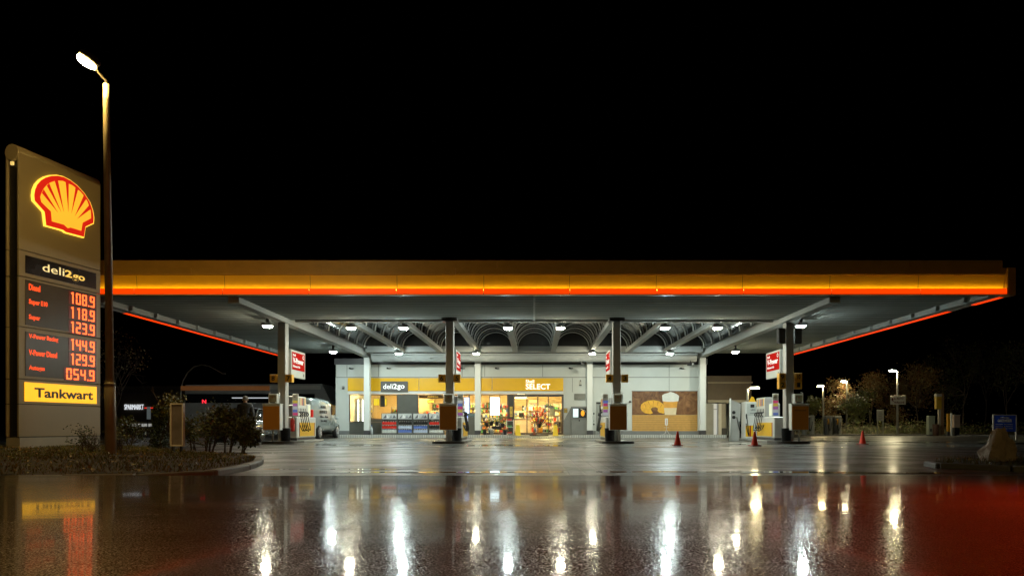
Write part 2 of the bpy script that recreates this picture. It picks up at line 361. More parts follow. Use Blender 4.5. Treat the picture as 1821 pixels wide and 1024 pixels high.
def leaves(poly, h, cnt, seed, label):
    rnd = random.Random(seed); mb = MB(); xs = [p[0] for p in poly]; ys = [p[1] for p in poly]; k = 0
    ms = [M('leaf_yellow', (.26, .17, .03), .5, var=.2), M('leaf_brown', (.16, .08, .025), .5, var=.2), M('leaf_olive', (.12, .12, .02), .5, var=.2)]
    while k < cnt:
        x = rnd.uniform(max(min(xs), -12), min(max(xs), 12)); y = rnd.uniform(min(ys), min(max(ys), 16))
        if not inside((x, y), poly) or edge_dist((x, y), poly) < .05: continue
        z = mound(poly, x, y, h) + rnd.uniform(.01, .07); s = rnd.uniform(.015, .035)
        u = Vector((rnd.gauss(0, 1), rnd.gauss(0, 1), rnd.gauss(0, .5))).normalized(); v = u.cross(Vector((rnd.gauss(0, .4), rnd.gauss(0, .4), 1))).normalized(); c = Vector((x, y, z))
        mb.add([c - u * s, c + v * s * .6, c + u * s, c - v * s * .6], [[0, 1, 2, 3]], ms[rnd.randrange(3)]); k += 1
    tag(mb.build('fallen_leaves'), label, 'leaves', kind='stuff')
leaves(verge_L, .09, 1500, 3, 'fallen autumn leaves scattered over the left grass island')
leaves(verge_R, .1, 500, 5, 'fallen autumn leaves scattered around the boulder')

# ------------------------------------------------------------------ canopy
D1, D2, D3, DB = 21.7, 26.6, 40.3, 41.0
ZS = 4.84; XE = 15.22
soff = bpy.data.materials.new('soffit_panels'); soff.use_nodes = True
def soffit_mat():
    n = soff.node_tree; b = n.nodes['Principled BSDF']; L = n.links.new
    tc = n.nodes.new('ShaderNodeTexCoord'); wv = n.nodes.new('ShaderNodeTexWave'); wv.bands_direction = 'Y'; wv.inputs['Scale'].default_value = .7; wv.inputs['Distortion'].default_value = 0
    L(tc.outputs['Object'], wv.inputs['Vector'])
    bp = n.nodes.new('ShaderNodeBump'); bp.inputs['Strength'].default_value = .35; bp.inputs['Distance'].default_value = .02; L(wv.outputs[1], bp.inputs['Height'])
    nz = n.nodes.new('ShaderNodeTexNoise'); nz.inputs['Scale'].default_value = 1.; mp = n.nodes.new('ShaderNodeMapping'); mp.inputs['Scale'].default_value = (.25, 4, 1); L(tc.outputs['Object'], mp.inputs[0]); L(mp.outputs[0], nz.inputs['Vector']); nz.inputs['Detail'].default_value = 4
    cr = n.nodes.new('ShaderNodeMix'); cr.data_type = 'RGBA'; cr.inputs[6].default_value = (.2, .22, .21, 1); cr.inputs[7].default_value = (.4, .43, .41, 1)
    rl = n.nodes.new('ShaderNodeMapRange'); rl.inputs[1].default_value = .0; rl.inputs[2].default_value = .25; rl.inputs[3].default_value = .45; rl.inputs[4].default_value = 1.; L(wv.outputs[1], rl.inputs[0])
    ml = n.nodes.new('ShaderNodeVectorMath'); ml.operation = 'SCALE'; L(cr.outputs[2], ml.inputs[0]); L(rl.outputs[0], ml.inputs['Scale'])
    L(nz.outputs[0], cr.inputs[0]); L(ml.outputs[0], b.inputs['Base Color']); b.inputs['Roughness'].default_value = .8; L(bp.outputs[0], b.inputs['Normal']); b.inputs['Specular IOR Level'].default_value = 0
soffit_mat()
can = thing('canopy', 'long forecourt canopy with glowing amber and red edge carried on eight columns', 'canopy', (0, D1, 0)); co = can.location
beamm = M('beam_paint', (.42, .44, .43), .75, var=.08, spec=.1)
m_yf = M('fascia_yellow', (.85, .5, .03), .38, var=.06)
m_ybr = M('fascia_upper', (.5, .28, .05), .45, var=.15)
e_red = E('red_light_strip', (1, .045, .0), 1.25)
e_yel = E('yellow_light_strip', (1, .66, .08), 13)
seams = [-15.22] + [PX(x, D1) for x in (240, 397, 550, 705, 860, 1013, 1168, 1322, 1478, 1636)] + [15.0]
seams[0] = -15.0
yz0, yz1 = PZ(513, D1), PZ(488, D1)
for a, b in zip(seams[:-1], seams[1:]):
    g = .006; mb = MB(); pr = []
    for k in range(7):
        t = k / 6; pr.append((D1 + .12 - .05 * t, yz0 - .06 * (k == 0) + .005 + (yz1 - yz0 - .015) * t))
    vs = [(a + g, y, z) for y, z in pr] + [(b - g, y, z) for y, z in pr]
    mb.add(vs, [[k, 7 + k, 8 + k, k + 1] for k in range(6)], m_yf, True); mb.build('fascia_panel', can, co)
    mb = MB(); mb.box(a + g * 2, b - g * 2, D1 - .06, D1 - .035, PZ(523, D1), yz0 - .006, e_red, bev=.008); mb.box(a + g * 2, b - g * 2, D1 - .034, D1 + .015, PZ(523, D1) + .002, yz0 - .004, dgrey); mb.build('red_light_strip', can, co)
    mb = MB(); mb.box(a + g * 2, b - g * 2, D1 + .03, D1 + .055, yz0 - .05, yz0 - .02, e_yel); mb.build('yellow_light_strip', can, co)
mb = MB(); mb.box(-15, 15, D1 + .12, D1 + .3, ZS + .012, PZ(488, D1) - .01, dgrey); mb.build('fascia_backing', can, co)
mb = MB(); mb.box(-15.1, 15.1, D1 - .04, D1 + .12, ZS - .01, PZ(523, D1) - .004, M('lower_trim', (.8, .6, .3), .4)); mb.build('lower_trim', can, co)
ts = [-15.0, PX(345, 21.9), PX(575, 21.9), -2.5, 2.1, 6.5, 10.9, 15.0]
for a, b in zip(ts[:-1], ts[1:]):
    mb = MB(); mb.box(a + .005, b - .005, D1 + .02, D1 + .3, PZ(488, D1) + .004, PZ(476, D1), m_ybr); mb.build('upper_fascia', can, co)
ts = [-15.0, PX(410, 22.1), -6.2, -1.2, 3.6, 8.3, 12.1, 15.1]
for a, b in zip(ts[:-1], ts[1:]):
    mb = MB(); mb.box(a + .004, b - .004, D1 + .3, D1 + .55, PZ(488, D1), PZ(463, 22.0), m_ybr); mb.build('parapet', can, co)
for sx in (-1, 1):
    mb = MB(); x0, x1 = sorted((sx * 15.02, sx * 15.3)); mb.box(x0, x1, D1 - .03, D1 + .35, ZS - .02, PZ(476, D1), M('corner_cap', (.5, .27, .05), .4), bev=.02); mb.build('corner_cap', can, co)
    # side fascia
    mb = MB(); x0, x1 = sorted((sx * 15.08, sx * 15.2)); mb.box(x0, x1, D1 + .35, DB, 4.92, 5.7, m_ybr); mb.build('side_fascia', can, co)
    segs = [(PX(0, 1) and 25.3, 40.9)] if sx < 0 else [(D1 + .3, 23.6), (24.95, 40.9)]
    for (a, b) in segs:
        L_ = b - a; ns = max(1, round(L_ / 2.6))
        for q in range(ns):
            mb = MB(); x0, x1 = sorted((sx * 15.1, sx * 15.26)); mb.box(x0, x1, a + L_ * q / ns + .01, a + L_ * (q + 1) / ns - .01, 4.845, 4.915, e_red); mb.build('red_light_strip', can, co)
    for (a, b) in ([(D1 + .35, 25.29)] if sx < 0 else [(23.61, 24.94)]):
        mb = MB(); x0, x1 = sorted((sx * 15.12, sx * 15.24)); mb.box(x0, x1, a, b, 4.845, 4.915, steel); mb.build('unlit_strip', can, co)
    # inner gutter box along the side with brackets
    mb = MB(); x0, x1 = sorted((sx * 14.72, sx * 15.06)); mb.box(x0, x1, D1 + .4, DB, 4.85, 5.08, beamm); mb.build('edge_gutter', can, co)
    for q in range(11):
        yy = 23.2 + q * 1.62; mb = MB(); x0, x1 = sorted((sx * 14.6, sx * 14.72)); mb.box(x0, x1, yy, yy + .12, 4.86, 5.03, beamm); mb.build('gutter_bracket', can, co)
mb = MB(); mb.box(-9.6, 9.6, D1 + .301, 26.95, ZS + .02, ZS + .3, soff)
mb.build('front_soffit', can, co)
for sx in (-1, 1):
    mb = MB(); x0, x1 = sorted((sx * 9.951, sx * 14.72)); mb.box(x0, x1, D1 + .301, DB, ZS + .2, ZS + .4, soff); mb.build('side_soffit', can, co)
    mb = MB(); x0, x1 = sorted((sx * 9.6, sx * 9.95)); mb.box(x0, x1, D1 + .5, DB - .3, ZS - .16, ZS + .3, beamm); mb.build('main_beam', can, co)
mb = MB(); mb.box(-.035, .035, D1 + .3, 26.9, ZS - .03, ZS + .018, beamm); mb.build('soffit_joint_strip', can, co)
mb = MB(); mb.box(-9.45, 9.45, 26.96, 27.15, ZS - .06, ZS + .35, beamm); mb.build('cross_beam', can, co)
mb = MB(); mb.box(-9.45, 9.45, 38.2, 38.6, ZS - .02, ZS + .3, beamm)
mb.build('cross_beam', can, co)
mb = MB(); mb.tube([(-9.3, 39.2, 4.6), (9.3, 39.2, 4.6)], .25, beamm, 14); mb.box(-9.3, 9.3, 38.8, 40.3, 4.72, 4.8, beamm); mb.build('ventilation_duct', can, co)
bx = [-9.45, -7.35, -5.25, -3.15, -1.05, 1.05, 3.15, 5.25, 7.35, 9.45]
for x in bx[1:-1]:
    mb = MB(); mb.box(x - .13, x + .13, 27.16, 38.19, ZS - .06, ZS + .14, beamm); mb.build('vault_beam', can, co)
vg = M('smoked_vault_glazing', (.03, .035, .035), .12, coat=.5)
ribm = M('vault_rib_paint', (.7, .73, .72), .4)
for i in range(9):
    x0, x1 = bx[i] + .1, bx[i + 1] - .1; cx = (x0 + x1) / 2; r = (x1 - x0) / 2
    mb = MB(); NS = 16
    for (y0, y1) in [(27.16, 38.19)]:
        vs = []
        for k in range(NS + 1):
            t = math.pi * k / NS; vs += [(cx - r * math.cos(t), y0, ZS + .14 + r * .92 * math.sin(t)), (cx - r * math.cos(t), y1, ZS + .14 + r * .92 * math.sin(t))]
        mb.add(vs, [[2 * k, 2 * k + 2, 2 * k + 3, 2 * k + 1] for k in range(NS)], vg, True)
    # end wall at the back of the vault
    mb.prism([(-r * math.cos(math.pi * k / NS), .92 * r * math.sin(math.pi * k / NS)) for k in range(NS + 1)], (cx, 38.25, ZS + .14), XA, ZA, .04, black)
    v = mb.build('vault_glazing', can, co)
    for q in range(7):
        rbm = MB(); yy = 27.6 + q * 1.62
        rr = r - .03
        vs = []
        for k in range(NS + 1):
            t = math.pi * k / NS
            for (dr, dy) in ((0, 0), (-.05, 0), (-.05, .06), (0, .06)): vs.append((cx - (rr + dr) * math.cos(t), yy + dy, ZS + .13 + (rr + dr) * .92 * math.sin(t)))
        fs = []
        for k in range(NS):
            for j in range(4): fs.append([k * 4 + j, k * 4 + (j + 1) % 4, (k + 1) * 4 + (j + 1) % 4, (k + 1) * 4 + j])
        rbm.add(vs, fs, ribm); rbm.build('vault_rib', v, co)
colx = [-9.78, -3.28, 3.2, 9.9]
colm = M('column_paint', (.4, .4, .38), .42, var=.1, vs=2)
for i, x in enumerate(colx):
    mb = MB(); mb.box(x - .15, x + .15, D2 - .18, D2 + .18, 0, ZS - (.161 if i in (0, 3) else -.01), colm, bev=.012); mb.build('column', can, co)
    if i in (1, 2): mb = MB(); mb.box(x - .3, x + .3, D2 - .26, D2 + .26, ZS - .12, ZS + .01, dgrey, bev=.01); mb.build('column_collar', can, co)
for i, x in enumerate([-9.78, -3.3, 3.25, 9.85]):
    mb = MB(); mb.box(x - .17, x + .17, D3 - .45, D3 - .11, .175, ZS + (-.17 if i in (0, 3) else -.12), M('rear_column_paint', (.68, .71, .69), .4, var=.05), bev=.012); mb.build('column', can, co)
    mb = MB(); mb.box(x - .175, x + .175, D3 - .455, D3 - .105, .178, .42, dgrey); mb.build('column_foot', can, co)

# canopy lamps
def lamp_proto(es, colr, nm):
    t = thing('canopy_lamp', 'x', 'lamp', (0, 0, 0), 0, 'lamps under the canopy')
    mb = MB(); mb.box(-.19, .19, -.17, .17, .024, .15, grey, bev=.01); mb.box(-.05, .05, -.05, .05, .15, .39, dgrey); mb.build('housing', t)
    mb = MB(); e = E(nm, colr, es); mb.add([(x_ * a_, y_ * a_ * .87, z_) for a_, z_ in ((.155, .0235), (.11, -.035)) for x_, y_ in ((-1, -1), (1, -1), (1, 1), (-1, 1))], [[7, 6, 5, 4], [0, 4, 5, 1], [1, 5, 6, 2], [2, 6, 7, 3], [3, 7, 4, 0]], e); mb.build('lens', t); return t
lp = lamp_proto(640, (.84, 1, .95), 'lamp_glow_white'); lpy = lamp_proto(500, (1, .93, .68), 'lamp_glow_warm')
rowA = [(-10.7, 'outer left soffit', 1), (-7.35, 'second vault beam from left', 1), (-5.25, 'third vault beam from left', 0), (-1.05, 'left beam of the central vault', 0), (1.05, 'right beam of the central vault', 1), (5.25, 'third vault beam from right', 0), (7.35, 'second vault beam from right', 1), (10.7, 'outer right soffit beside the speaker boxes', 0)]
rowB = [(-10.9, 'outer left soffit', 0), (-7.35, 'second vault beam from left', 0), (-3.15, 'vault beam left of the shop door', 1), (3.15, 'vault beam right of the shop door', 1), (7.35, 'second vault beam from right', 0), (10.9, 'outer right soffit', 1)]
used = {0: False, 1: False}
for row, D, wd in ((rowA, 27.4, 'front'), (rowB, 37.0, 'rear')):
    for x, where, warm in row:
        src = lpy if warm else lp; z = (ZS - .18) if abs(x) > 9.5 else (ZS - .26)
        lab = '%s box lamp glowing under the %s, %s row' % ('warm white' if warm else 'cool white', where, wd)
        if not used[warm]: used[warm] = True; src.location = (x, D, z); src['label'] = lab; 
        else: dup(src, (x, D, z), label=lab)

# ------------------------------------------------------------------ pylon
PA = Vector((-.755 * 16, 16.0)); pe = Vector((.2108, .9775)); pn = Vector((.9775, -.2108))
PBZ = PZ(790, 16)
def pf(x, y, out=0):      # photo pixel -> (u, height) on the pylon face
    k = (x - 950) / F; A = PA + pn * out
    u = (A.x - k * A.y) / (k * pe.y - pe.x); Y = A.y + u * pe.y
    return (u, PZ(y, Y) - PBZ)
rzp = math.atan2(pe.y, pe.x)      # local +x along the face, local -y is the outward normal
pyl = thing('price_pylon', 'tall grey price pylon with glowing emblem and red price digits', 'price sign', (PA.x, PA.y, PBZ), rzp)
m_py = M('pylon_cladding', (.27, .22, .14), .42, var=.08, vs=1.5); m_pg = M('price_panel', (.07, .06, .05), .25, rv=.05, spec=.25)
W_ = 2.3; H_ = pf(33, 268)[1]
zs = [PZ(777, 16) - PBZ, pf(33, 718)[1], pf(33, 673)[1], pf(33, 580)[1], pf(33, 490)[1], pf(33, 443)[1], H_ - .02]
for a, b in zip(zs[:-1], zs[1:]):
    mb = MB(); mb.box(0, W_, 0, .05, a + .008, b - .008, m_py, bev=.006); mb.build('front_panel', pyl)
    mb = MB(); mb.box(0, W_, .33, .38, a + .008, b - .008, m_py, bev=.006); mb.build('rear_panel', pyl)
mb = MB(); mb.box(.05, W_ - .05, .055, .325, 0.02, H_ - .05, black); mb.build('core', pyl)
mb = MB(); mb.box(.02, W_ - .02, -.005, .385, -.15, zs[0] - .01, M('plinth_grey', (.32, .3, .26), .5)); mb.build('plinth', pyl)
mb = MB(); mb.tube([(-.02, .19, H_ - .02), (W_, .19, H_ - .02)], .19, m_py, 14); mb.build('rounded_cap', pyl)
mb = MB(); mb.box(-.04, .0, .13, .2, H_ - .33, H_ - .25, E('marker_lamp', (1, .7, .2), .8)); mb.build('marker_lamp', pyl)
def pfz(pts): return [pf(x / 4.096, 250 + y / 4.096) for x, y in pts]
e_ly = E('emblem_yellow', (1, .5, .03), .95); e_lr = E('emblem_red', (.62, .015, .006), .95); e_halo_rim = E('emblem_rim', (1, .62, .06), 1.5)  # rim brightness imitates the halo of light around the emblem
outer = [(240, 440), (236, 400), (242, 360), (258, 322), (285, 292), (318, 272), (358, 260), (405, 258), (450, 268), (500, 294), (550, 333), (600, 388), (640, 450), (660, 508), (668, 560), (665, 602), (608, 628), (597, 702), (492, 674), (468, 668), (447, 652), (323, 618), (312, 520)]
cxo = sum(p[0] for p in outer) / len(outer); cyo = sum(p[1] for p in outer) / len(outer)
rim = [(cxo + (x - cxo) * 1.045 - 3, cyo + (y - cyo) * 1.035) for x, y in outer]
inner = [(362, 590), (355, 518), (285, 450), (277, 412), (288, 380), (305, 348), (325, 325), (350, 308), (382, 297), (410, 294), (440, 296), (480, 315), (510, 328), (535, 348), (570, 375), (595, 405), (618, 440), (632, 478), (645, 515), (646, 568), (585, 600), (575, 658), (497, 634), (478, 640), (450, 614)]
gaps = [((286, 384), (300, 358), (403, 525)), ((322, 330), (340, 314), (428, 522)), ((380, 296), (404, 293), (447, 520)), ((460, 300), (482, 314), (480, 520)), ((532, 346), (550, 360), (503, 530)), ((592, 402), (610, 428), (528, 550)), ((630, 474), (640, 504), (545, 572))]
mb = MB(); mb.prism(pfz(rim), (0, -.001, 0), XA, ZA, .05, e_halo_rim); em = mb.build('emblem', pyl)
mb = MB(); mb.prism(pfz(outer), (0, -.052, 0), XA, ZA, .012, e_lr); mb.build('emblem_outline', em)
mb = MB(); mb.prism(pfz(inner), (0, -.065, 0), XA, ZA, .008, e_ly); mb.build('emblem_fan', em)
mb = MB()
for g in gaps: mb.prism(pfz(g), (0, -.0735, 0), XA, ZA, .004, e_lr)
mb.build('emblem_grooves', em)
def pbox(x0, y0, x1, y1): # left edge px top/bottom heights taken at x0, right at x1
    a = pf(x0, y0); b = pf(x1, y1); return a[0], b[0], a[1], b[1]
def ppanel(name, x0, yt0, yb0, x1, m, out=.012, par=None):
    u0, zt = pf(x0, yt0); _, zb = pf(x0, yb0); u1 = pf(x1, yt0)[0]
    mb = MB(); mb.box(u0, u1, -out, -.001, zb, zt, m, bev=.002); o = mb.build(name, par or pyl); return o, u0, u1, zb, zt
o, u0, u1, zb, zt = ppanel('name_panel', 44.5, 453.5, 485, 170.5, M('panel_black', (.012, .008, .006), .25))
mb = MB(); e_ldel = E('lettering_cream', (1, .78, .35), .85)
w0 = u1 - u0; hh = zt - zb
mb.text('deli', (u0 + w0 * .22, -.013, zb + hh * .33), XA, ZA, w0 * .30, hh * .46, e_ldel, .0)
mb.text('2', (u0 + w0 * .53, -.013, zb + hh * .33), XA, ZA, w0 * .10, hh * .42, E('lettering_gold', (1, .62, .12), .9), .03)
mb.text('go', (u0 + w0 * .64, -.013, zb + hh * .18), XA, ZA, w0 * .18, hh * .42, E('lettering_gold', (1, .62, .12), .9), .02)
mb.build('lettering', o)
e_txt = E('price_red', (1, .08, .01), 1.3); e_dig = E('digit_orange', (1, .11, .018), 3.); e_digb = E('digit_halo', (.35, .008, .0), .8)
o1, u0, u1, zb, zt = ppanel('price_panel', 44.5, 497, 577, 171, m_pg)
o2, _, _, zb2, zt2 = ppanel('price_panel', 44.5, 589, 668, 171, m_pg)
SEG = {'0': 'abcdef', '1': 'bc', '2': 'abged', '3': 'abgcd', '4': 'fgbc', '5': 'afgcd', '8': 'abcdefg', '9': 'abcdfg'}
def digit(mb, c, x, z, w, h, t):
    y = -.03; hw = h / 2
    segs = {'a': (x, x + w, z + h - t, z + h), 'g': (x, x + w, z + hw - t / 2, z + hw + t / 2), 'd': (x, x + w, z, z + t),
            'f': (x, x + t, z + hw, z + h), 'e': (x, x + t, z, z + hw), 'b': (x + w - t, x + w, z + hw, z + h), 'c': (x + w - t, x + w, z, z + hw)}
    if c == '1':
        mb.box(x + w * .55, x + w * .55 + t, y, y + .008, z, z + h, e_dig); mb.box(x + w * .3, x + w * .55, y, y + .008, z + h - t * 1.4, z + h - t * .4, e_dig); return
    for k in SEG[c]:
        a, b, c0, c1 = segs[k]; ins = t * .35 if k in 'agd' else 0; vi = t * .35 if k not in 'agd' else 0
        mb.box(a + ins, b - ins, y, y + .008, c0 + vi, c1 - vi, e_dig)
rows = [('108.9', 'Diesel', 518, 502, 516, o1, 20), ('118.9', 'Super E10', 544, 529, 543, o1, 33), ('123.9', 'Super', 570, 556.5, 570, o1, 20), ('144.9', 'V-Power Racing', 601, 591, 604, o2, 52), ('129.9', 'V-Power Diesel', 627, 619, 632, o2, 50), ('054.9', 'Autogas', 654, 647, 660, o2, 28)]
uR0, uR1 = pf(121.5, 600)[0], pf(170.3, 600)[0]
for txt, nm, ytop, lt, lb, par, lw in rows:
    zt_ = pf(122.5, ytop)[1]; zb_ = pf(122.5, ytop + 20.5)[1]
    zt_ -= .01
    mb = MB(); mb.box(uR0 - (.14 if txt[0] == '0' else 0), uR1, -.021, -.0125, zb_ - .02, zt_ + .02, M('led_board', (.02, .004, .002), .3, emit=(.3, .01, 0), es=.22)); d_ = mb.build('price_display', par)
    mb = MB(); x = uR0 + .02; wt = (uR1 - uR0 - .04); cw = wt / 4.25; h = zt_ - zb_
    x = uR0 + .02 - (.1 if txt[0] == '0' else 0); sp = (uR1 - .02 - x) / 4.3
    xs = x
    for c in txt:
        if c == '.': mb.box(xs, xs + sp * .17, -.03, -.022, zb_, zb_ + sp * .17, e_dig); xs += sp * .3; continue
        digit(mb, c, xs, zb_, sp * .74, h, sp * .17); xs += sp
    mb.build('price_digits', d_)
    mb = MB(); a = pf(50.5, lt)[1]; b = pf(50.5, lb)[1]; ux = pf(50.5, 600)[0]; ux1 = pf(50.5 + lw, 600)[0]
    mb.text(nm, (ux, -.0135, b + .01), XA, ZA, ux1 - ux, (a - b) * .8, e_txt, .02); mb.build('fuel_name', par)
o, u0, u1, zb, zt = ppanel('attendant_panel', 43, 679, 713, 171, E('panel_yellow', (1, .5, .012), 1.15), out=.02)
mb = MB(); w0 = u1 - u0; hh = zt - zb; mb.text('Tankwart', (u0 + w0 * .12, -.021, zb + hh * .22), XA, ZA, w0 * .82, hh * .52, black, .025); mb.build('lettering', o)

# ------------------------------------------------------------------ near street lamp
lampm = M('lamp_post_metal', (.3, .25, .16), .4, var=.25)
sl = thing('street_lamp', 'tall tapered street lamp burning above the price pylon', 'street lamp', P(197, 805, 12.6)); so = sl.location
top = P(189, 150, 12.6); base = P(197, 805, 12.6); mid = base.lerp(top, (805 - 684) / (805 - 150))
mb = MB(); mb.tube([base - Vector((0, 0, .2)), base.lerp(mid, .98), mid], [.095, .09, .075], lampm, 20); mb.build('base_section', sl, so)
mb = MB(); mb.tube([mid, mid + Vector((0, 0, .04))], [.1, .085], lampm, 20); mb.build('collar', sl, so)
mb = MB(); mb.tube([mid, top - Vector((0, 0, .3)), top], [.07, .053, .05], lampm, 20); mb.build('pole', sl, so)
hd = P(156, 108, 12.3)
mb = MB(); mb.tube([top - Vector((0, 0, .02)), top + Vector((0, 0, .06)), top.lerp(hd, .5) + Vector((0, 0, .03)), hd + Vector((.12, 0, -.03))], [.035, .025, .018, .025], M('arm_dark', (.02, .018, .015), .7, spec=.1), 12); mb.build('arm', sl, so)
ax = Vector((-.82, 0, .57)); mb = MB(); sh_ = [(-.22, .03), (-.2, .07), (-.1, .1), (.0, .11), (.1, .1), (.18, .07), (.21, .02)]
mb.tube([hd + ax * t_ + Vector((.03, 0, .05)) for t_, r_ in sh_], [r_ * .8 for t_, r_ in sh_], M('arm_dark'), 16); hh_ = mb.build('lamp_head', sl, so)
mb = MB(); mb.tube([hd + ax * t_ * .85 + Vector((-.02, -.01, -.02)) for t_, r_ in sh_], [r_ * .75 for t_, r_ in sh_], E('sodium_lens', (1, .68, .2), 1250), 16); mb.build('lens', hh_, so)

dup(sl, (-16.5, -9, 0), label='street lamp on the near side of the road, left of the viewpoint')
dup(sl, (9, -9, 0), label='street lamp on the near side of the road, right of the viewpoint')
# ------------------------------------------------------------------ pump islands
amber = M('amber_cabinet_paint', (.62, .24, .015), .42, var=.06); ambd = M('amber_dark', (.4, .15, .01), .45)  # dark amber puts shade into the middle bins' colour; also the front strip
pumpw = M('pump_white', (.66, .68, .66), .35, var=.05); pumpg = M('pump_grey', (.36, .37, .36), .4)
disp = E('pump_screen', (.9, .95, .7), .5); yelp = M('pump_yellow', (.85, .5, .02), .35, var=.04)
def island(x, side, i):
    where = ['leftmost', 'second', 'third', 'rightmost'][i]
    lab = ['leftmost column', 'column left of the door', 'column right of the door', 'rightmost column']
    t = thing('pump_island', 'low pump island with rounded front at the foot of the ' + lab[i], 'pump island', (x, 26.0, 0), 0, 'pump islands')
    mb = MB(); k = 20; pts = [(.62 * math.cos(math.pi + math.pi * j / k), .25 + .5 * math.sin(math.pi + math.pi * j / k)) for j in range(k + 1)] + [(.62, 1.35), (-.62, 1.35)]
    mb.prism(pts, (0, -.15, 0), XA, YA, .1, M('island_dark', (.03, .03, .03), .4)); mb.build('front_nose', t)
    mb = MB(); mb.box(-.55, .55, 1.21, 3.95, 0, .1, concrete, bev=.02); mb.build('island_slab', t)
    mb = MB(); k = 12
    mb.box(-.7, -.35, 4.1, 4.5, 0, .12, M('island_dark', (.03, .03, .03), .4), bev=.03) if side > 0 else mb.box(.35, .7, 4.1, 4.5, 0, .12, M('island_dark', (.03, .03, .03), .4), bev=.03)
    mb.build('end_bumper', t)
    # bin cabinet in front of the column
    cabx = x + [-.16, .02, -.02, .16][i]
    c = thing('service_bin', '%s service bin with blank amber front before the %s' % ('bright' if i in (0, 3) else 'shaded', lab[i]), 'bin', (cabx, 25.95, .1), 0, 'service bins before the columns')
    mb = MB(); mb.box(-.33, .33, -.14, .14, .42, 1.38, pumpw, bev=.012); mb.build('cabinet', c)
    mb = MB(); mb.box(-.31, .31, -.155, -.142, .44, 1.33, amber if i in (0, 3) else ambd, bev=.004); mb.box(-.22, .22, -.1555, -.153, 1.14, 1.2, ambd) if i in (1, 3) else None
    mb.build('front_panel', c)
    mb = MB(); mb.box(-.34, .34, -.16, .16, 1.385, 1.42, white, bev=.006); mb.build('lid', c)
    mb = MB(); mb.tube([(0, 0, 0), (0, 0, .42)], .035, alu, 10); mb.build('post', c)
    d = thing('towel_dispenser', 'pale paper towel dispenser above the amber bin at the ' + lab[i], 'dispenser', (cabx, 26.05, 1.54), 0, 'towel dispensers on the columns')
    mb = MB(); mb.box(-.17, .17, -.1, .12, 0, .36, pumpw, bev=.02); mb.build('shell', d)
    mb = MB(); mb.box(-.13, .13, -.106, -.1, .06, .3, M('towel_window', (.3, .28, .2), .2)); mb.box(-.1, .1, -.109, -.106, .02, .05, black); mb.box(-.03, .03, -.11, -.107, .2, .24, M('towel_mark', (.3, .1, .05), .5)); mb.build('front', d)
    for sx in (-1, 1):
        mb = MB(); mb.tube([(sx * .2, .05, -.1), (sx * .2, .05, .4), (sx * .15, .1, .42)], .016, alu, 8); mb.build('rail', d)
    b = thing('waste_barrel', 'black round barrel behind the amber bin at the ' + lab[i], 'barrel', (x + .12 * side, 26.9 - .45, .1) if False else (x + [.22, .3, -.3, -.2][i] * 1, 26.25, .1), 0, 'black barrels at the columns')
    mb = MB(); mb._lathe((0, 0, 0), [(.001, 0), (.17, 0), (.19, .45), (.2, .47), (.2, .5), (.001, .5)], black, 18, True); mb.build('drum', b)
def vsign(x, side, i):
    t = thing('fuel_sign', 'red and white V-Power sign fixed behind the ' + ['leftmost column', 'column left of the door', 'column right of the door', 'rightmost column'][i], 'sign', (x + side * .16, 26.9, 2.62), 0, 'red fuel signs at the columns')
    ox = side * .0
    mb = MB(); mb.box(-.05, .05, 0, 1.62, 0, 1.98 - .9, M('sign_white_lit', (.42, .45, .42), .7, emit=(.8, .85, .78), es=.06, spec=.1), bev=.01)
    mb.build('sign_box', t)
    nx = .0515 * side; ux = Vector((0, side, 0)); org = Vector((nx, 0 if side > 0 else 1.62, 0))
    f = M('sign_red_lit', (.3, .004, .002), .85, emit=(.45, .006, .003), es=.3, spec=.05); wt = E('sign_letter_white', (.9, .9, .85), .4)
    for s2 in (1, -1):
        nx = .0515 * side * s2; ux = Vector((0, side * s2, 0)); y0 = 0 if side * s2 > 0 else 1.62
        mb = MB(); mb.prism([(.08, .3), (1.54, .3), (1.54, 1.0), (.08, 1.0)], (nx, y0, 0), ux, ZA, .006, f); r_ = mb.build('red_face', t)
        mb = MB(); q = Vector((nx + .0065 * side * s2, y0, 0))
        mb.text('Shell', q + ux * .16 + Vector((0, 0, .84)), ux, ZA, .3, .09, wt, .03)
        mb.text('V-Power', q + ux * .16 + Vector((0, 0, .56)), ux, ZA, 1.22, .22, wt, .04)
        mb.text('Performance Fuels', q + ux * .16 + Vector((0, 0, .4)), ux, ZA, .8, .09, wt, .02)
        mb.prism([(1.37 + .08 * math.cos(a * .524), .87 + .08 * math.sin(a * .524)) for a in range(12)], q, ux, ZA, .004, wt)
        mb.prism([(1.37 + .045 * math.cos(a * .524), .87 + .045 * math.sin(a * .524)) for a in range(12)], q + Vector((.0045 * side * s2, 0, 0)), ux, ZA, .002, f)
        mb.build('lettering', r_)
        mb = MB(); mb.prism([(1.38, .08), (1.47, .08), (1.47, .2), (1.38, .2)], (nx, y0, 0), ux, ZA, .004, black); mb.build('small_mark', t)
def plate(x, y, s, i, lab, w=.26, h=.3, z=None):
    t = thing('pump_number', lab, 'number plate', (x, 26.45, z), 0, 'pump number plates')
    mb = MB(); mb.box(-w / 2, w / 2, -.12, .12, 0, h, M('number_yellow', (.7, .36, .02), .4), bev=.008); mb.build('plate', t)
    mb = MB(); mb.text(s, (-w * .25, -.122, h * .2), XA, ZA, w * .5, h * .6, black, .03); mb.build('numeral', t)
nums = [('8', '7'), ('6', '5'), ('4', '3'), None]
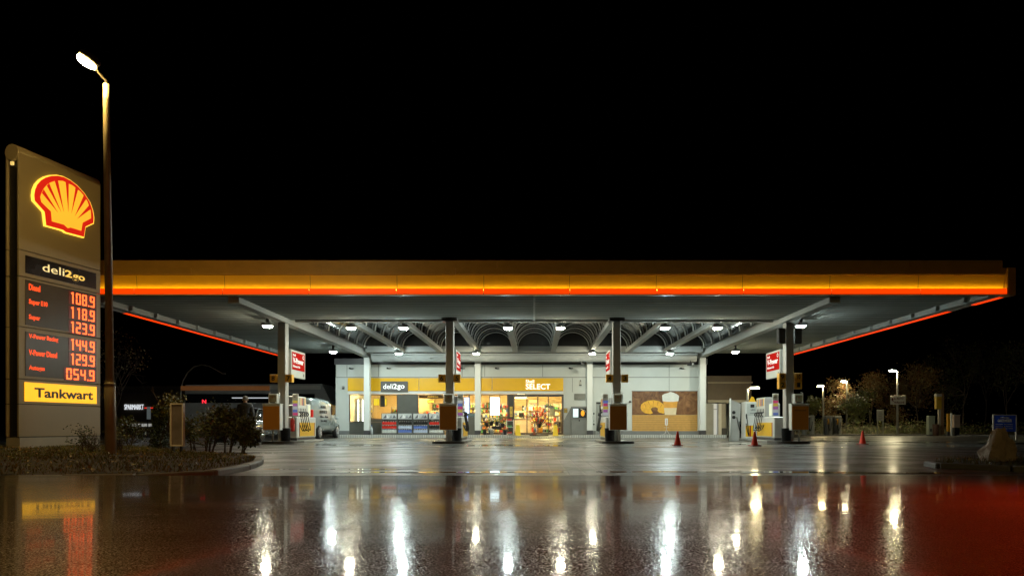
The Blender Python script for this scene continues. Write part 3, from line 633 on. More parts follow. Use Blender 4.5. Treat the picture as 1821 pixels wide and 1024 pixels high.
for i, x in enumerate(colx):
    side = 1 if i < 2 else -1
    island(x, side, i); vsign(x, side, i)
    if nums[i]:
        for k, s in enumerate(nums[i]):
            plate(x + (-.29 if k == 0 else .3), 0, s, i, 'yellow plate numbered %s on the %s side of its column' % (s, 'left' if k == 0 else 'right'), z=PZ(679.5, 26.4))
    else:
        for xx, s, zz, lb in ((-.32, '9', .0, 'upper left'), (-.32, '2', -.31, 'lower left'), (.3, '10', 0, 'upper right'), (.3, '1', -.31, 'lower right')):
            plate(x + xx, 0, s, i, 'yellow plate numbered %s, %s of four on the rightmost column' % (s, lb), z=PZ(677, 26.4) + zz)
for k, xx in enumerate((-.32, .32)):
    t = thing('speaker', 'black speaker box hung on the %s side near the top of the rightmost column' % ('left', 'right')[k], 'speaker', (9.9 + xx, 26.5, 3.86), 0, 'speakers on the rightmost column')
    mb = MB(); mb.box(-.13, .13, -.12, .12, 0, .6, black, bev=.02); mb.build('case', t)
    mb = MB(); mb.box(-.1, .1, -.126, -.121, .04, .56, dgrey); mb.build('grille', t)

def hose(mb, p0, p1, sag, r, m, out):
    pts = []
    for k in range(15):
        t = k / 14; z = p0[2] * (1 - t) + p1[2] * t - sag * math.sin(math.pi * t) ** .8
        pts.append((p0[0] + (p1[0] - p0[0]) * t + out * math.sin(math.pi * t) * .12, p0[1] * (1 - t) + p1[1] * t, z))
    mb.tube(pts, r, m, 6)
def pump_proto():
    # local: front face looks to +X, length along Y (0..2.3)
    t = thing('fuel_pump', 'x', 'fuel pump', (0, 0, 0), 0, 'fuel pumps under the canopy')
    mb = MB(); mb.box(-.24, .24, 0, 2.35, .1, .95, pumpw, bev=.03); mb.build('lower_body', t)
    mb = MB(); mb.box(-.22, .22, .02, 2.33, 0, .1, dgrey); mb.build('plinth', t)
    mb = MB(); mb.box(.2405, .25, .28, 2.1, .16, .72, yelp); mb.box(-.25, -.2405, .28, 2.1, .16, .72, yelp); f = mb.build('yellow_panel', t)
    mb = MB()
    for sx in (-1, 1):
        for yy in (.25, 2.105):
            x0, x1 = sorted((sx * .2405, sx * .2505)); mb.box(x0, x1, yy, yy + .06, .16, .72, M('pump_stripe', (.35, .015, .01), .4))
    mb.build('red_edging', t)
    mb = MB(); mb.box(-.2, .2, .03, 1.2, .951, 1.78, pumpg, bev=.03); mb.build('upper_body', t)
    mb = MB(); mb.box(.2005, .212, .1, 1.16, .99, 1.76, pumpw, bev=.004); mb.box(-.212, -.2005, .1, 1.16, .99, 1.76, pumpw, bev=.004); fc = mb.build('face_plate', t)
    cols = [yelp, pumpg, yelp, M('grade_red', (.5, .03, .02), .4), M('grade_dark', (.05, .05, .09), .4), yelp]
    for q in range(6):
        mb = MB()
        for sx in (-1, 1):
            x0, x1 = sorted((sx * .2122, sx * .218)); mb.box(x0, x1, .14 + q * .165, .14 + q * .165 + .1, 1.42, 1.72, cols[q])
        mb.build('grade_label', fc)
    mb = MB()
    for q in range(5): mb.box(.2122, .222, .2 + q * .2, .26 + q * .2, 1.14, 1.3, black); mb.box(-.222, -.2122, .2 + q * .2, .26 + q * .2, 1.14, 1.3, black)
    mb.build('holster_slot', t)
    mb = MB(); mb.box(-.1, .1, -.04, .03, 1.3, 1.42, pumpw, bev=.02); mb.box(-.06, .06, -.043, -.04, 1.33, 1.39, black); mb.build('card_reader', t)
    for q in range(5):
        mb = MB(); yy = .2 + q * .22
        for sx in (1,):
            mb.tube([(.23 * sx, yy, 1.16), (.31 * sx, yy, 1.12), (.33 * sx, yy + .02, 1.04), (.28, yy + .02, .98)], [.022, .03, .026, .018], black, 8)
        mb.build('nozzle', t)
        mb = MB(); hose(mb, (.3, yy + .02, 1.02), (.26, yy + .1, .62), .42 + .05 * math.sin(q * 3), .016, black, 1); mb.build('hose', t)
    mb = MB(); mb.box(-.16, .16, 1.5, 1.9, .951, 1.5, pumpw, bev=.03); mb.box(.1605, .166, 1.55, 1.85, 1.0, 1.45, disp); mb.build('display_head', t)
    return t
pp = pump_proto()
plab = ['white and yellow fuel pump with black hoses behind the leftmost column', 'white and yellow fuel pump behind the column left of the shop door', 'white and yellow fuel pump behind the column right of the shop door', 'white and yellow fuel pump with black hoses behind the rightmost column']
ploc = [(-9.72, 27.3, .1), (-3.12, 27.3, .1), (3.1, 29.7, .1), (9.85, 29.7, .1)]
pp.location = ploc[0]; pp['label'] = plab[0]
dup(pp, ploc[1], 0, plab[1]); dup(pp, ploc[2], math.pi, plab[2]); p4 = dup(pp, ploc[3], math.pi, plab[3])
# poster boards between column and pump
for i, (x, side) in enumerate(((-9.5, 1), (9.6, -1), (2.9, -1), (-3., 1))):
    t = thing('poster_board', 'narrow printed poster board standing between pump and ' + ['leftmost column', 'rightmost column', 'column right of the door', 'column left of the door'][i], 'poster', (x, 26.95, 1.), 0, 'poster boards by the pumps')
    mb = MB(); mb.box(-.03, .2, -.05, 0.0, 0.05, .95, pumpw, bev=.01) if side > 0 else mb.box(-.2, .03, -.05, 0, .05, .95, pumpw, bev=.01); mb.build('board', t)
    mb = MB(); a, b = (-.01, .18) if side > 0 else (-.18, .01)
    rnd = random.Random(i); cs = [(.9, .1, .3), (.2, .3, .8), (.8, .85, .9), (.6, .2, .6), (.9, .7, .1)]
    for q in range(5):
        cc = cs[(q + i) % 5]; mb.box(a, b - .02 * (q % 2), -.056, -.051, .1 + q * .12, .2 + q * .12, E('poster_ink_%d' % ((q + i) % 5), cc, .35))
    mb.build('print', t); mb = MB(); mb.text('INFO' if i == 3 else 'NEU', (a + .02, -.0515, .8), XA, ZA, .1, .05, black); mb.build('lettering', t)
t = thing('fire_extinguisher', 'red fire extinguisher beside the leftmost pump', 'extinguisher', (-9.55, 26.98, .46))
mb = MB(); mb._lathe((0, 0, 0), [(.001, 0), (.075, .01), (.08, .06), (.08, .42), (.05, .5), (.025, .53)], red, 14, True); mb.build('cylinder', t)
mb = MB(); mb.tube([(0, 0, .53), (0, 0, .6)], .018, black, 8); mb.tube([(0, -.02, .6), (.1, -.02, .57), (.1, -.05, .3)], .012, black, 6); mb.build('valve_and_hose', t)

# gas dispenser and air station right
t = thing('gas_dispenser', 'white boxy dispenser with a single hose left of the rightmost pump', 'fuel pump', (10.0, 31.5, 0))
mb = MB(); mb.box(-.36, .36, -.3, .3, .1, 1.78, pumpw, bev=.03); mb.build('body', t)
mb = MB(); mb.box(-.28, .28, -.306, -.301, 1.15, 1.7, M('dispenser_face', (.5, .54, .52), .35)); mb.box(-.12, .06, -.312, -.307, 1.52, 1.66, black); mb.prism([(.12, 1.54), (.22, 1.54), (.17, 1.64)], (0, -.307, 0), XA, ZA, .004, black); mb.text('LPG', (-.1, -.307, 1.38), XA, ZA, .2, .07, dgrey, .02); mb.box(-.14, .12, -.312, -.307, 1.24, 1.27, grey); mb.build('control_face', t)
mb = MB(); mb.box(-.34, .02, -.31, -.301, .2, .7, yelp); mb.build('yellow_panel', t)
mb = MB(); mb.box(-.16, -.1, -.314, -.3105, .2, .7, M('pump_stripe')); mb.build('red_edging', t)
mb = MB(); hose(mb, (-.3, -.33, 1.2), (-.33, -.35, .8), .75, .018, black, 1); mb.tube([(-.3, -.3, 1.22), (-.33, -.38, 1.16), (-.31, -.37, 1.0)], .025, black, 8); mb.build('hose', t)
mb = MB(); mb.box(-.5, .5, -.5, .4, 0, .1, concrete, bev=.02); mb.build('base', t)
t = thing('warning_placard', 'yellow folded placard lying on top of the white gas dispenser', 'placard', (10.0, 31.4, 1.785))
mb = MB(); mb.prism([(-.16, 0), (.16, 0), (.06, .22), (-.02, .24)], (0, -.05, 0), XA, ZA, .03, yelp); mb.build('folded_sheet', t)
t = thing('air_station', 'tall grey air and water post with coiled hoses left of the gas dispenser', 'air station', (9.25, 31.6, 0))
mb = MB(); mb.prism([(-.2, .0), (.22, .0), (.3, 1.7), (.02, 1.82), (-.2, 1.9)], (0, .1, 0), XA, ZA, .16, pumpg); mb.build('panel', t)
mb = MB(); mb.tube([(-.2, -.1, 0), (-.2, -.1, 1.95)], .035, white, 10); mb.build('post', t)
for zz in (1.3, 1.08):
    mb = MB(); mb.prism([(.08 * math.cos(a * .5236), .08 * math.sin(a * .5236)) for a in range(12)], (-.03, -.065, zz), XA, ZA, .006, black); mb.build('pictogram', t)
mb = MB(); hose(mb, (.1, -.1, 1.1), (.2, -.12, .9), .65, .016, black, 1); mb.build('hose', t)

# ------------------------------------------------------------------ traffic cones
cone_r = M('cone_red', (.9, .05, .02), .45)
t = thing('traffic_cone', 'x', 'traffic cone', (0, 0, 0), 0, 'red traffic cones on the forecourt')
mb = MB(); mb.box(-.16, .16, -.16, .16, 0, .035, M('cone_base', (.3, .02, .01), .5), bev=.01); mb.build('base', t)
mb = MB(); mb._lathe((0, 0, .035), [(.12, 0), (.115, .02), (.07, .22), (.045, .36), (.03, .44), (.028, .46), (.001, .462)], cone_r, 20, True); mb.build('cone_body', t)
for k, (x, y, lb) in enumerate(((1205, 792.5, 'red traffic cone in front of the coffee mural'), (1342, 793, 'red traffic cone in front of the rightmost pump'), (1534, 790, 'red traffic cone alone on the open yard at right'))):
    D = CZ * F / (y - 757); loc = (PX(x, D), D, .006)
    if k == 0: t.location = loc; t['label'] = lb; t.scale = (1.0, 1.0, 1)
    else: dup(t, loc, .3 * k, lb)

# ------------------------------------------------------------------ shop building
YS = 40.8
def SX(x): return PX(x, YS)
def SZ(y): return PZ(y, YS)
shop = thing('station_shop', 'white single storey filling station shop with a yellow band over lit windows', 'shop', (0, YS, 0)); sh = shop.location
def part(name, mb, par=None): return mb.build(name, par or shop, sh)
ZF = .17
xl, xr = SX(597), SX(1256)
wz = SZ(648)
mb = MB()
# front wall pieces round the openings
yb = SZ(697)   # top of the openings
mb.box(xl, SX(621), YS, YS + .25, ZF, yb, offw); mb.box(SX(1002), xr, YS, YS + .25, ZF, yb, offw)
mb.box(xl, xr, YS, YS + .25, yb, wz, offw); part('front_wall', mb)
mb = MB(); mb.box(xl, xl + .2, YS + .251, 52, ZF, wz, offw); mb.box(xr - .2, xr, YS + .251, 52, ZF, wz, offw); part('side_wall', mb)
mb = MB(); mb.box(xl - .05, xr + .05, YS - .1, 52, wz + .001, wz + .35, dgrey); part('roof', mb)
for xs in (597.5, 617, 673, 822, 862, 965, 1098, 1190):
    mb = MB(); mb.box(SX(xs) - .012, SX(xs) + .012, YS - .004, YS - .0005, SZ(669.5), wz - .02, M('joint_grey', (.12, .13, .12), .6)); part('cladding_joint', mb)
mb = MB(); mb.box(xl, xr, YS - .005, YS - .0006, SZ(671.2), SZ(670.2), M('joint_grey')); part('cladding_joint', mb)
for xs in (1018, 1190): mb = MB(); mb.box(SX(xs) - .01, SX(xs) + .01, YS - .004, YS - .0005, yb, SZ(672), M('joint_grey')); part('cladding_joint', mb)
for a, b in ((597, 621), (1002.2, 1059.5), (1076, 1256)):
    mb = MB(); mb.box(SX(a), SX(b), YS - .02, YS - .001, ZF, SZ(765.5), grey); part('plinth', mb)
for a, b in ((618.5, 745), (745.3, 875), (875.3, 1002)):
    mb = MB(); mb.box(SX(a) + .01, SX(b) - .01, YS - .06, YS - .006, SZ(695), SZ(672), M('band_yellow', (.92, .52, .01), .42, var=.05), bev=.01); part('yellow_band', mb)
mb = MB(); mb.box(SX(618.5), SX(1002), YS - .09, YS - .001, SZ(700.5), SZ(695.6), white); part('lintel', mb)
# signs
mb = MB(); mb.box(SX(678), SX(726), YS - .16, YS - .061, SZ(697), SZ(678), M('sign_grey', (.12, .12, .115), .4), bev=.01); sg = part('shop_sign', mb)
ew = E('letter_white_lit', (.93, 1, .97), 1.15)
mb = MB(); z0 = SZ(691.5)
mb.text('deli', (SX(682.5), YS - .162, z0), XA, ZA, .58, .3, ew, .0, .02); mb.text('2', (SX(700.5), YS - .162, z0), XA, ZA, .21, .31, ew, .015, .02); mb.text('go', (SX(707.5), YS - .162, z0 - .07), XA, ZA, .43, .3, ew, .01, .02); mb.build('lettering', sg, sh)
mb = MB(); mb.text('Shell', (SX(935), YS - .062, SZ(681)), XA, ZA, .5, .2, ew, .01, .03); mb.text('SELECT', (SX(935), YS - .062, SZ(692)), XA, ZA, 1.46, .32, ew, .012, .03); part('shop_sign', mb)
# wall lamps
for k, x in enumerate((625.5, 692, 823, 884, 1015, 1081, 1212)):
    t = thing('wall_lamp', 'x', 'lamp', (SX(x), YS - .0, SZ(655)), 0, 'small unlit lamps along the shop parapet') if k == 0 else None
    lbs = ['left of the first white column', 'above the deli sign', 'above the left windows by a column', 'left of the select sign', 'above the grey payment machine', 'right of the third white column', 'above the coffee mural']
    if k == 0:
        wl = t; mb = MB(); mb.box(-.12, -.05, -.16, -.002, -.03, .05, black); mb.build('bracket', t)
        mb = MB(); mb.ell((.05, -.14, 0), (.1, .07, .055), steel, 12, 8); mb.ell((-.03, -.15, 0), (.04, .05, .05), black, 10, 6); mb.build('lamp_body', t); wl['label'] = 'small unlit parapet lamp ' + lbs[0]
    else: dup(wl, (SX(x), YS, SZ(655)), label='small unlit parapet lamp ' + lbs[k])
# windows : frame + pane
frm = M('window_frame_grey', (.07, .07, .07), .4)
def window(x0, x1, y0, y1, mull=()):
    a, b, z1, z0 = SX(x0), SX(x1), SZ(y0), SZ(y1); mb = MB(); f = .04
    mb.box(a, a + f, YS - .03, YS + .08, z0, z1, frm); mb.box(b - f, b, YS - .03, YS + .08, z0, z1, frm)
    mb.box(a + f, b - f, YS - .028, YS + .078, z1 - f, z1, frm); mb.box(a + f, b - f, YS - .028, YS + .078, z0, z0 + f, frm)
    for m in mull: mb.box(SX(m) - .025, SX(m) + .025, YS - .026, YS + .076, z0 + f, z1 - f, frm)
    wd = part('window', mb); mb = MB(); mb.box(a + f, b - f, YS + .02, YS + .03, z0 + f, z1 - f, glass); mb.build('pane', wd, sh); return wd
window(621, 653, 701, 750); window(657, 707, 701, 745); window(743, 834, 701, 771, (790,)); window(834.5, 903, 701, 771, (871, 889))
gp = M('window_panel_grey', (.11, .115, .1), .4)
mb = MB(); mb.box(SX(621), SX(707), YS, YS + .06, ZF, SZ(750.3), gp); part('lower_panel', mb)
mb = MB(); mb.box(SX(657), SX(707), YS + .001, YS + .058, SZ(750), SZ(745.3), gp); part('lower_panel', mb)
mb = MB(); mb.box(SX(707.3), SX(742.7), YS - .035, YS + .07, ZF, SZ(701), gp); part('grey_panel', mb)
mb = MB(); mb.box(SX(903.3), SX(914), YS - .035, YS + .1, ZF, SZ(701), M('post_dark', (.05, .05, .045), .4)); part('door_post', mb)
mb = MB(); mb.box(SX(999.8), SX(1002), YS - .03, YS + .1, ZF, SZ(701), frm); part('door_post', mb)
mb = MB(); mb.box(SX(914), SX(999.8), YS - .03, YS + .1, SZ(703.5), SZ(701), frm); part('door_header', mb)
for a, b in ((914.2, 937), (937.2, 956.3), (956.6, 975), (975.2, 999.6)):
    f = .03; mb = MB(); x0, x1, z0, z1 = SX(a), SX(b), ZF + .01, SZ(703.6)
    mb.box(x0, x0 + f, YS, YS + .04, z0, z1, frm); mb.box(x1 - f, x1, YS, YS + .04, z0, z1, frm); mb.box(x0 + f, x1 - f, YS + .001, YS + .039, z0, z0 + .08, frm); mb.box(x0 + f, x1 - f, YS + .001, YS + .039, z1 - .05, z1, frm)
    dl = part('sliding_door', mb); mb = MB(); mb.box(x0 + f, x1 - f, YS + .015, YS + .02, z0 + .08, z1 - .05, glass); mb.build('pane', dl, sh)
# interior room
warm_w = M('interior_wall', (.62, .47, .25), .7, var=.1); fl = M('interior_floor', (.35, .25, .14), .25)
IX0, IX1 = xl + .2, SX(1006)
mb = MB(); mb.box(IX0, IX1, 47.5, 47.6, ZF, 3.4, warm_w); mb.box(IX1, IX1 + .1, YS + .26, 47.6, ZF, 3.4, warm_w); mb.box(SX(738), SX(741), YS + .4, 47.4, ZF, 3.4, warm_w); part('interior_wall', mb)
mb = MB(); mb.box(IX0, IX1, YS + .1, 47.5, ZF - .1, ZF + .005, fl); part('interior_floor', mb)
mb = MB(); mb.box(IX0, IX1, YS + .26, 47.5, 3.0, 3.08, M('interior_ceiling', (.6, .5, .32), .7)); part('interior_ceiling', mb)
eint = E('interior_lamp', (1, .72, .32), 260)
for x in (-10.6, -8.4, -6.2, -4.3, -2.9, -1.2, .3, 1.1):
    for y in (42.3, 44.6):
        mb = MB(); mb.box(x - .16, x + .16, y - .16, y + .16, 2.93, 2.99, eint); part('ceiling_spot', mb)
t = thing('pendant_lamp', 'large glowing pendant lamp inside the shop at the left of the door', 'lamp', (SX(926), 42.0, 2.35)); mb = MB(); mb._lathe((0, 0, 0), [(.42, 0), (.36, .16), (.2, .3), (.04, .36)], E('pendant_shade', (1, .8, .45), 2.2), 20, True); mb.build('lamp_shade', t); mb = MB(); mb.tube([(0, 0, .36), (0, 0, .64)], .012, black, 6); mb.build('cable', t)
# kerb and tiled step
tile = bpy.data.materials.new('white_kerb_tiles'); tile.use_nodes = True
n = tile.node_tree; b = n.nodes['Principled BSDF']; tc = n.nodes.new('ShaderNodeTexCoord'); br = n.nodes.new('ShaderNodeTexBrick'); mp = n.nodes.new('ShaderNodeMapping'); mp.inputs['Rotation'].default_value = (R(90), 0, 0)
br.offset = 0; br.inputs['Scale'].default_value = 1; br.inputs['Brick Width'].default_value = .1; br.inputs['Row Height'].default_value = .4; br.inputs['Mortar Size'].default_value = .012
br.inputs['Color1'].default_value = (.62, .64, .6, 1); br.inputs['Color2'].default_value = (.5, .52, .5, 1); br.inputs['Mortar'].default_value = (.12, .12, .12, 1)
n.links.new(tc.outputs['Object'], mp.inputs[0]); n.links.new(mp.outputs[0], br.inputs[0]); n.links.new(br.outputs[0], b.inputs['Base Color']); b.inputs['Roughness'].default_value = .3
t = thing('shop_step', 'raised pavement with a white tiled edge and ramp running along the shop', 'pavement', (0, 38.6, 0)); o = t.location
prof = [(PX(566, 38.6), ZF), (PX(895, 38.6), ZF), (PX(925, 38.6), .06), (PX(985, 38.6), .05), (PX(1020, 38.6), ZF), (PX(1292, 38.6), ZF)]
pav = M('paving_slab', (.2, .2, .18), .5, bump=.2)
for (xa, za), (xb, zb_) in zip(prof[:-1], prof[1:]):
    mb = MB(); mb.add([(xa, 38.6, 0), (xb, 38.6, 0), (xb, 38.6, zb_), (xa, 38.6, za), (xa, 38.75, za), (xb, 38.75, zb_), (xa, 38.75, 0), (xb, 38.75, 0)], [[0, 1, 2, 3], [3, 2, 5, 4], [0, 3, 4, 6], [1, 7, 5, 2]], tile); mb.build('tiled_edge', t, o)
    mb = MB(); mb.add([(xa, 38.75, za - .002), (xb, 38.75, zb_ - .002), (xb, YS + .1, ZF - .002), (xa, YS + .1, ZF - .002)], [[0, 1, 2, 3]], pav); mb.build('paving', t, o)

# ---- posters, screens and things in and before the shop
def board(name, label, cat, x0, x1, y0, y1, Y, m, d=.03, text=None, frame=None, group=None):
    a, b = PX(x0, Y), PX(x1, Y); z1, z0 = PZ(y0, Y), PZ(y1, Y)
    t = thing(name, label, cat, ((a + b) / 2, Y, z0), 0, group); wd = (b - a) / 2; h = z1 - z0
    mb = MB(); mb.box(-wd, wd, 0, d, 0, h, frame or dgrey, bev=.004); mb.build('frame', t)
    mb = MB(); g = .02; mb.box(-wd + g, wd - g, -.006, -.001, g, h - g, m); f = mb.build('face', t)
    if text:
        mb = MB()
        for (s, u, v, tw, th, tm) in text: mb.text(s, (-wd + u * 2 * wd, -.008, v * h), XA, ZA, tw * 2 * wd, th * h, tm, .02)
        mb.build('print', f)
    return t, wd, h
board('poster', 'plain yellow poster hanging in the window left of the grey panel', 'poster', 664, 675, 708, 721, YS + .15, E('poster_yellow', (1, .7, .02), .8))
board('poster', 'small yellow strip poster beside the dark blind in the left window', 'poster', 684, 688, 708, 721, YS + .15, E('poster_yellow', (1, .7, .02), .8))
board('menu_screen', 'blank glowing white screen in the window left of the shop door', 'screen', 871, 889, 706, 738, YS + .2, E('screen_white', (.85, .95, 1), 5))
t, wd, h = board('poster_screen', 'glowing blue and white poster screen by the pump left of the shop door', 'screen', 822, 835, 706, 765, YS - .6, E('screen_blue', (.45, .6, 1), 1.6))
mb = MB()
rnd = random.Random(3)
for q in range(14):
    cx = rnd.uniform(-wd * .7, wd * .5); cz = rnd.uniform(.3, h * .95); mb.prism([(cx, cz), (cx + rnd.uniform(.04, .14), cz + rnd.uniform(-.05, .05)), (cx + rnd.uniform(.0, .1), cz + rnd.uniform(.05, .2))], (0, -.007, 0), XA, ZA, .002, E('ink_%d' % (q % 3), [(1, 1, 1), (.15, .15, .55), (.8, .85, 1)][q % 3], 1.5))
mb.prism([(-wd * .8, .1), (wd * .8, .05), (wd * .8, .3), (0, .35)], (0, -.007, 0), XA, ZA, .003, E('ink_red', (1, .12, .05), 1.2)); mb.build('picture', t)
board('deli_board', 'brown lit menu board reading deli2go in the warm window', 'sign', 745, 788, 702.5, 708, YS + .5, M('board_brown', (.06, .03, .015), .5), text=[('deli2go', .35, .2, .45, .6, E('lettering_gold'))])
board('blind', 'dark roller blind hanging inside the left shop window', 'blind', 676, 684, 703, 723, YS + .18, M('blind_dark', (.03, .025, .03), .7))
board('notice', 'yellow notice stuck on the dark post left of the sliding door', 'notice', 906, 912, 722, 741, YS - .07, M('notice_yellow', (.7, .5, .08), .5), text=[('i', .4, .55, .2, .2, dgrey), ('24h', .15, .15, .7, .12, dgrey)])
board('notice', 'small yellow notice on the wall right of the sliding door', 'notice', 1003, 1009, 725.5, 733.5, YS - .05, M('notice_yellow', (.7, .5, .08), .5), text=[('24', .2, .3, .6, .4, dgrey)])
board('blue_notice', 'blue topped notice hanging behind the right door leaf', 'notice', 977, 986, 722, 740, YS + .3, M('notice_cream', (.5, .45, .3), .5), text=[('INFO', .1, .8, .8, .15, M('ink_blue', (.03, .06, .3), .5))])
# cold display cabinet seen in the leftmost window
t = thing('display_cabinet', 'bright glass display cabinet glowing inside the leftmost window', 'cabinet', (SX(638), YS + .6, ZF + .75))
mb = MB(); mb.box(-.5, .5, .3, .35, 0, 1.45, M('cabinet_back', (.7, .6, .45), .5)); mb.box(-.5, .5, -.1, .3, -.72, 0, dgrey); mb.build('case', t)
for q in range(4): mb = MB(); mb.box(-.45, .45, -.05, .3, .25 + q * .3, .27 + q * .3, alu); mb.build('shelf', t)
for x in (-.16, .1): mb = MB(); mb.box(x - .025, x + .025, -.09, -.05, .05, 1.35, E('tube_white', (1, .95, .8), 6)); mb.build('light_tube', t)
# interior shelving with goods
goods = [M('goods_%d' % i, c, .4) for i, c in enumerate([(.6, .05, .03), (.1, .2, .5), (.75, .6, .1), (.7, .7, .65), (.1, .35, .12), (.6, .3, .05), (.05, .05, .06), (.75, .7, .5)])]
def shelf_unit(x, y, w_, h_, label, seed, rows=5):
    t = thing('shop_shelf', label, 'shelf', (x, y, ZF + .006), 0, 'shelves of goods inside the shop'); rnd = random.Random(seed)
    mb = MB(); mb.box(-w_ / 2, w_ / 2, .3, .34, 0, h_, M('shelf_cream', (.5, .42, .3), .5)); mb.box(-w_ / 2 - .03, -w_ / 2, 0, .34, 0, h_, M('shelf_cream')); mb.box(w_ / 2, w_ / 2 + .03, 0, .34, 0, h_, M('shelf_cream')); mb.build('back', t)
    for r_ in range(rows):
        z = .08 + r_ * (h_ - .1) / rows; mb = MB(); mb.box(-w_ / 2, w_ / 2, .02, .3, z, z + .02, alu); s_ = mb.build('shelf_board', t)
        mb = MB(); xx = -w_ / 2 + .02
        while xx < w_ / 2 - .1:
            ww = rnd.uniform(.05, .14); hh = rnd.uniform(.45, .85) * (h_ / rows - .03); mb.box(xx, xx + ww, .05, .2, z + .021, z + .021 + hh, rnd.choice(goods), bev=.006); xx += ww + rnd.uniform(.005, .03)
        mb.build('goods_row', s_)
shelf_unit(SX(698), 42.4, .8, 1.7, 'goods shelf behind the window left of the grey panel', 1)
shelf_unit(SX(760), 43.4, 1.1, 1.5, 'goods shelf behind the warm deli window, left one', 2)
shelf_unit(SX(782), 44.8, 1.0, 1.9, 'tall goods shelf at the back of the deli window', 3)
shelf_unit(SX(848), 43.2, 1.3, 1.3, 'goods shelf behind the window with the white column', 4)
shelf_unit(SX(897), 44.2, 1.0, 1.4, 'goods shelf behind the flower display window', 5)
shelf_unit(SX(925), 45.2, .9, 1.5, 'goods shelf seen through the left door leaf', 6)
shelf_unit(SX(948), 46, 1.2, 1.9, 'goods shelf seen through the middle of the door', 7)
shelf_unit(SX(972), 44.2, .8, 1.2, 'low goods shelf seen through the right of the door', 8)
shelf_unit(SX(994), 43.2, .5, 1.9, 'narrow goods shelf beside the right door jamb', 9)
for k, (x, y, lb) in enumerate(((640, 46.8, 'wide wall shelf of goods at the back of the shop behind the leftmost window'), (765, 47, 'wide wall shelf of goods along the back of the deli window'), (850, 47, 'wide wall shelf along the back behind the white lit screen'), (885, 47, 'wide wall shelf along the back left of the door post'), (962, 47., 'wide wall shelf along the back seen through the centre of the door'), (1000, 46.9, 'wide wall shelf along the back seen at the right door jamb'))):
    shelf_unit(PX(x, y), y, 1.7, 2.1, lb, 20 + k, 6)
for k, (x0, x1, y0, y1, c, lb) in enumerate(((760, 772, 711, 716, (1, .75, .1), 'yellow lit price card hanging in the deli window'), (940, 955, 710, 716, (1, .65, .2), 'amber lit panel above the goods inside the left of the door'), (958, 971, 712, 720, (.55, .3, .1), 'brown panel above the goods inside the middle of the door'), (836, 848, 716, 719, (1, .8, .5), 'cream lit strip sign behind the window by the white column'))):
    board('hanging_card', lb, 'sign', x0, x1, y0, y1, 44.0, E('card_lit_%d' % k, c, .9))
t = thing('shop_counter', 'cream till counter inside the shop behind the door', 'counter', (SX(930), 43.4, ZF + .006))
mb = MB(); mb.box(-.7, .5, 0, .6, 0, .95, M('shelf_cream'), bev=.02); mb.build('body', t)
mb = MB(); mb.box(-.75, .55, -.05, .65, .951, 1.0, alu, bev=.01); mb.build('worktop', t)
mb = MB(); mb.box(-.3, 0, .2, .3, 1.05, 1.35, black, bev=.01); mb.box(-.18, -.12, .24, .28, 1.0, 1.05, black); mb.build('till_screen', t)
def drinks(x, y, label):
    t = thing('drinks_fridge', label, 'fridge', (x, y, ZF + .006)); mb = MB(); mb.box(-.4, .4, 0, .6, 0, 1.9, dgrey, bev=.02); mb.build('case', t)
    mb = MB(); mb.box(-.34, .34, -.012, -.001, .15, 1.75, E('fridge_light', (1, .85, .55), .8)); mb.build('lit_front', t)
    for r_ in range(5):
        mb = MB()
        for q in range(7): mb.tube([(-.3 + q * .1, -.05, .2 + r_ * .31), (-.3 + q * .1, -.05, .38 + r_ * .31), (-.3 + q * .1, -.05, .44 + r_ * .31)], [.035, .035, .015], goods[(q + r_) % 8], 8)
        mb.build('bottle_row', t)
drinks(SX(937), 46.6, 'lit drinks fridge at the back of the shop seen through the left door leaf')
drinks(SX(985), 46.6, 'lit drinks fridge at the back of the shop seen through the right door leaf')

# ---- outdoor racks with screenwash
rackm = M('rack_grey', (.1, .105, .1), .4)
bott = {}
def bottle(kind):
    if kind in bott: return bott[kind]
    c = {'blue': (.12, .2, .55), 'pale': (.5, .58, .75), 'red': (.6, .03, .02), 'black': (.02, .02, .02), 'white': (.65, .68, .66)}[kind]
    m1 = M('bottle_' + kind, c, .25); t = thing('bottle', 'x', 'bottle', (0, 0, 0)); mb = MB()
    mb.box(-.07, .07, -.05, .05, 0, .17, m1, bev=.02); mb.build('container', t); mb = MB(); mb.tube([(.02, 0, .168), (.02, 0, .215)], .02, M('bottle_cap', (.7, .7, .7), .4) if kind != 'white' else M('bottle_cap_b', (.1, .15, .5), .4), 8); mb.build('cap', t)
    bott[kind] = [t, False]; return bott[kind]
racks = [(678.5, 707, ('red', 'red', 'white'), 'leftmost'), (707.3, 734, ('black', 'pale', 'blue'), 'second'), (734.3, 762, ('black', 'blue', 'pale'), 'third'), (762.3, 790, ('red', 'black', 'white'), 'rightmost')]
YR = 40.1
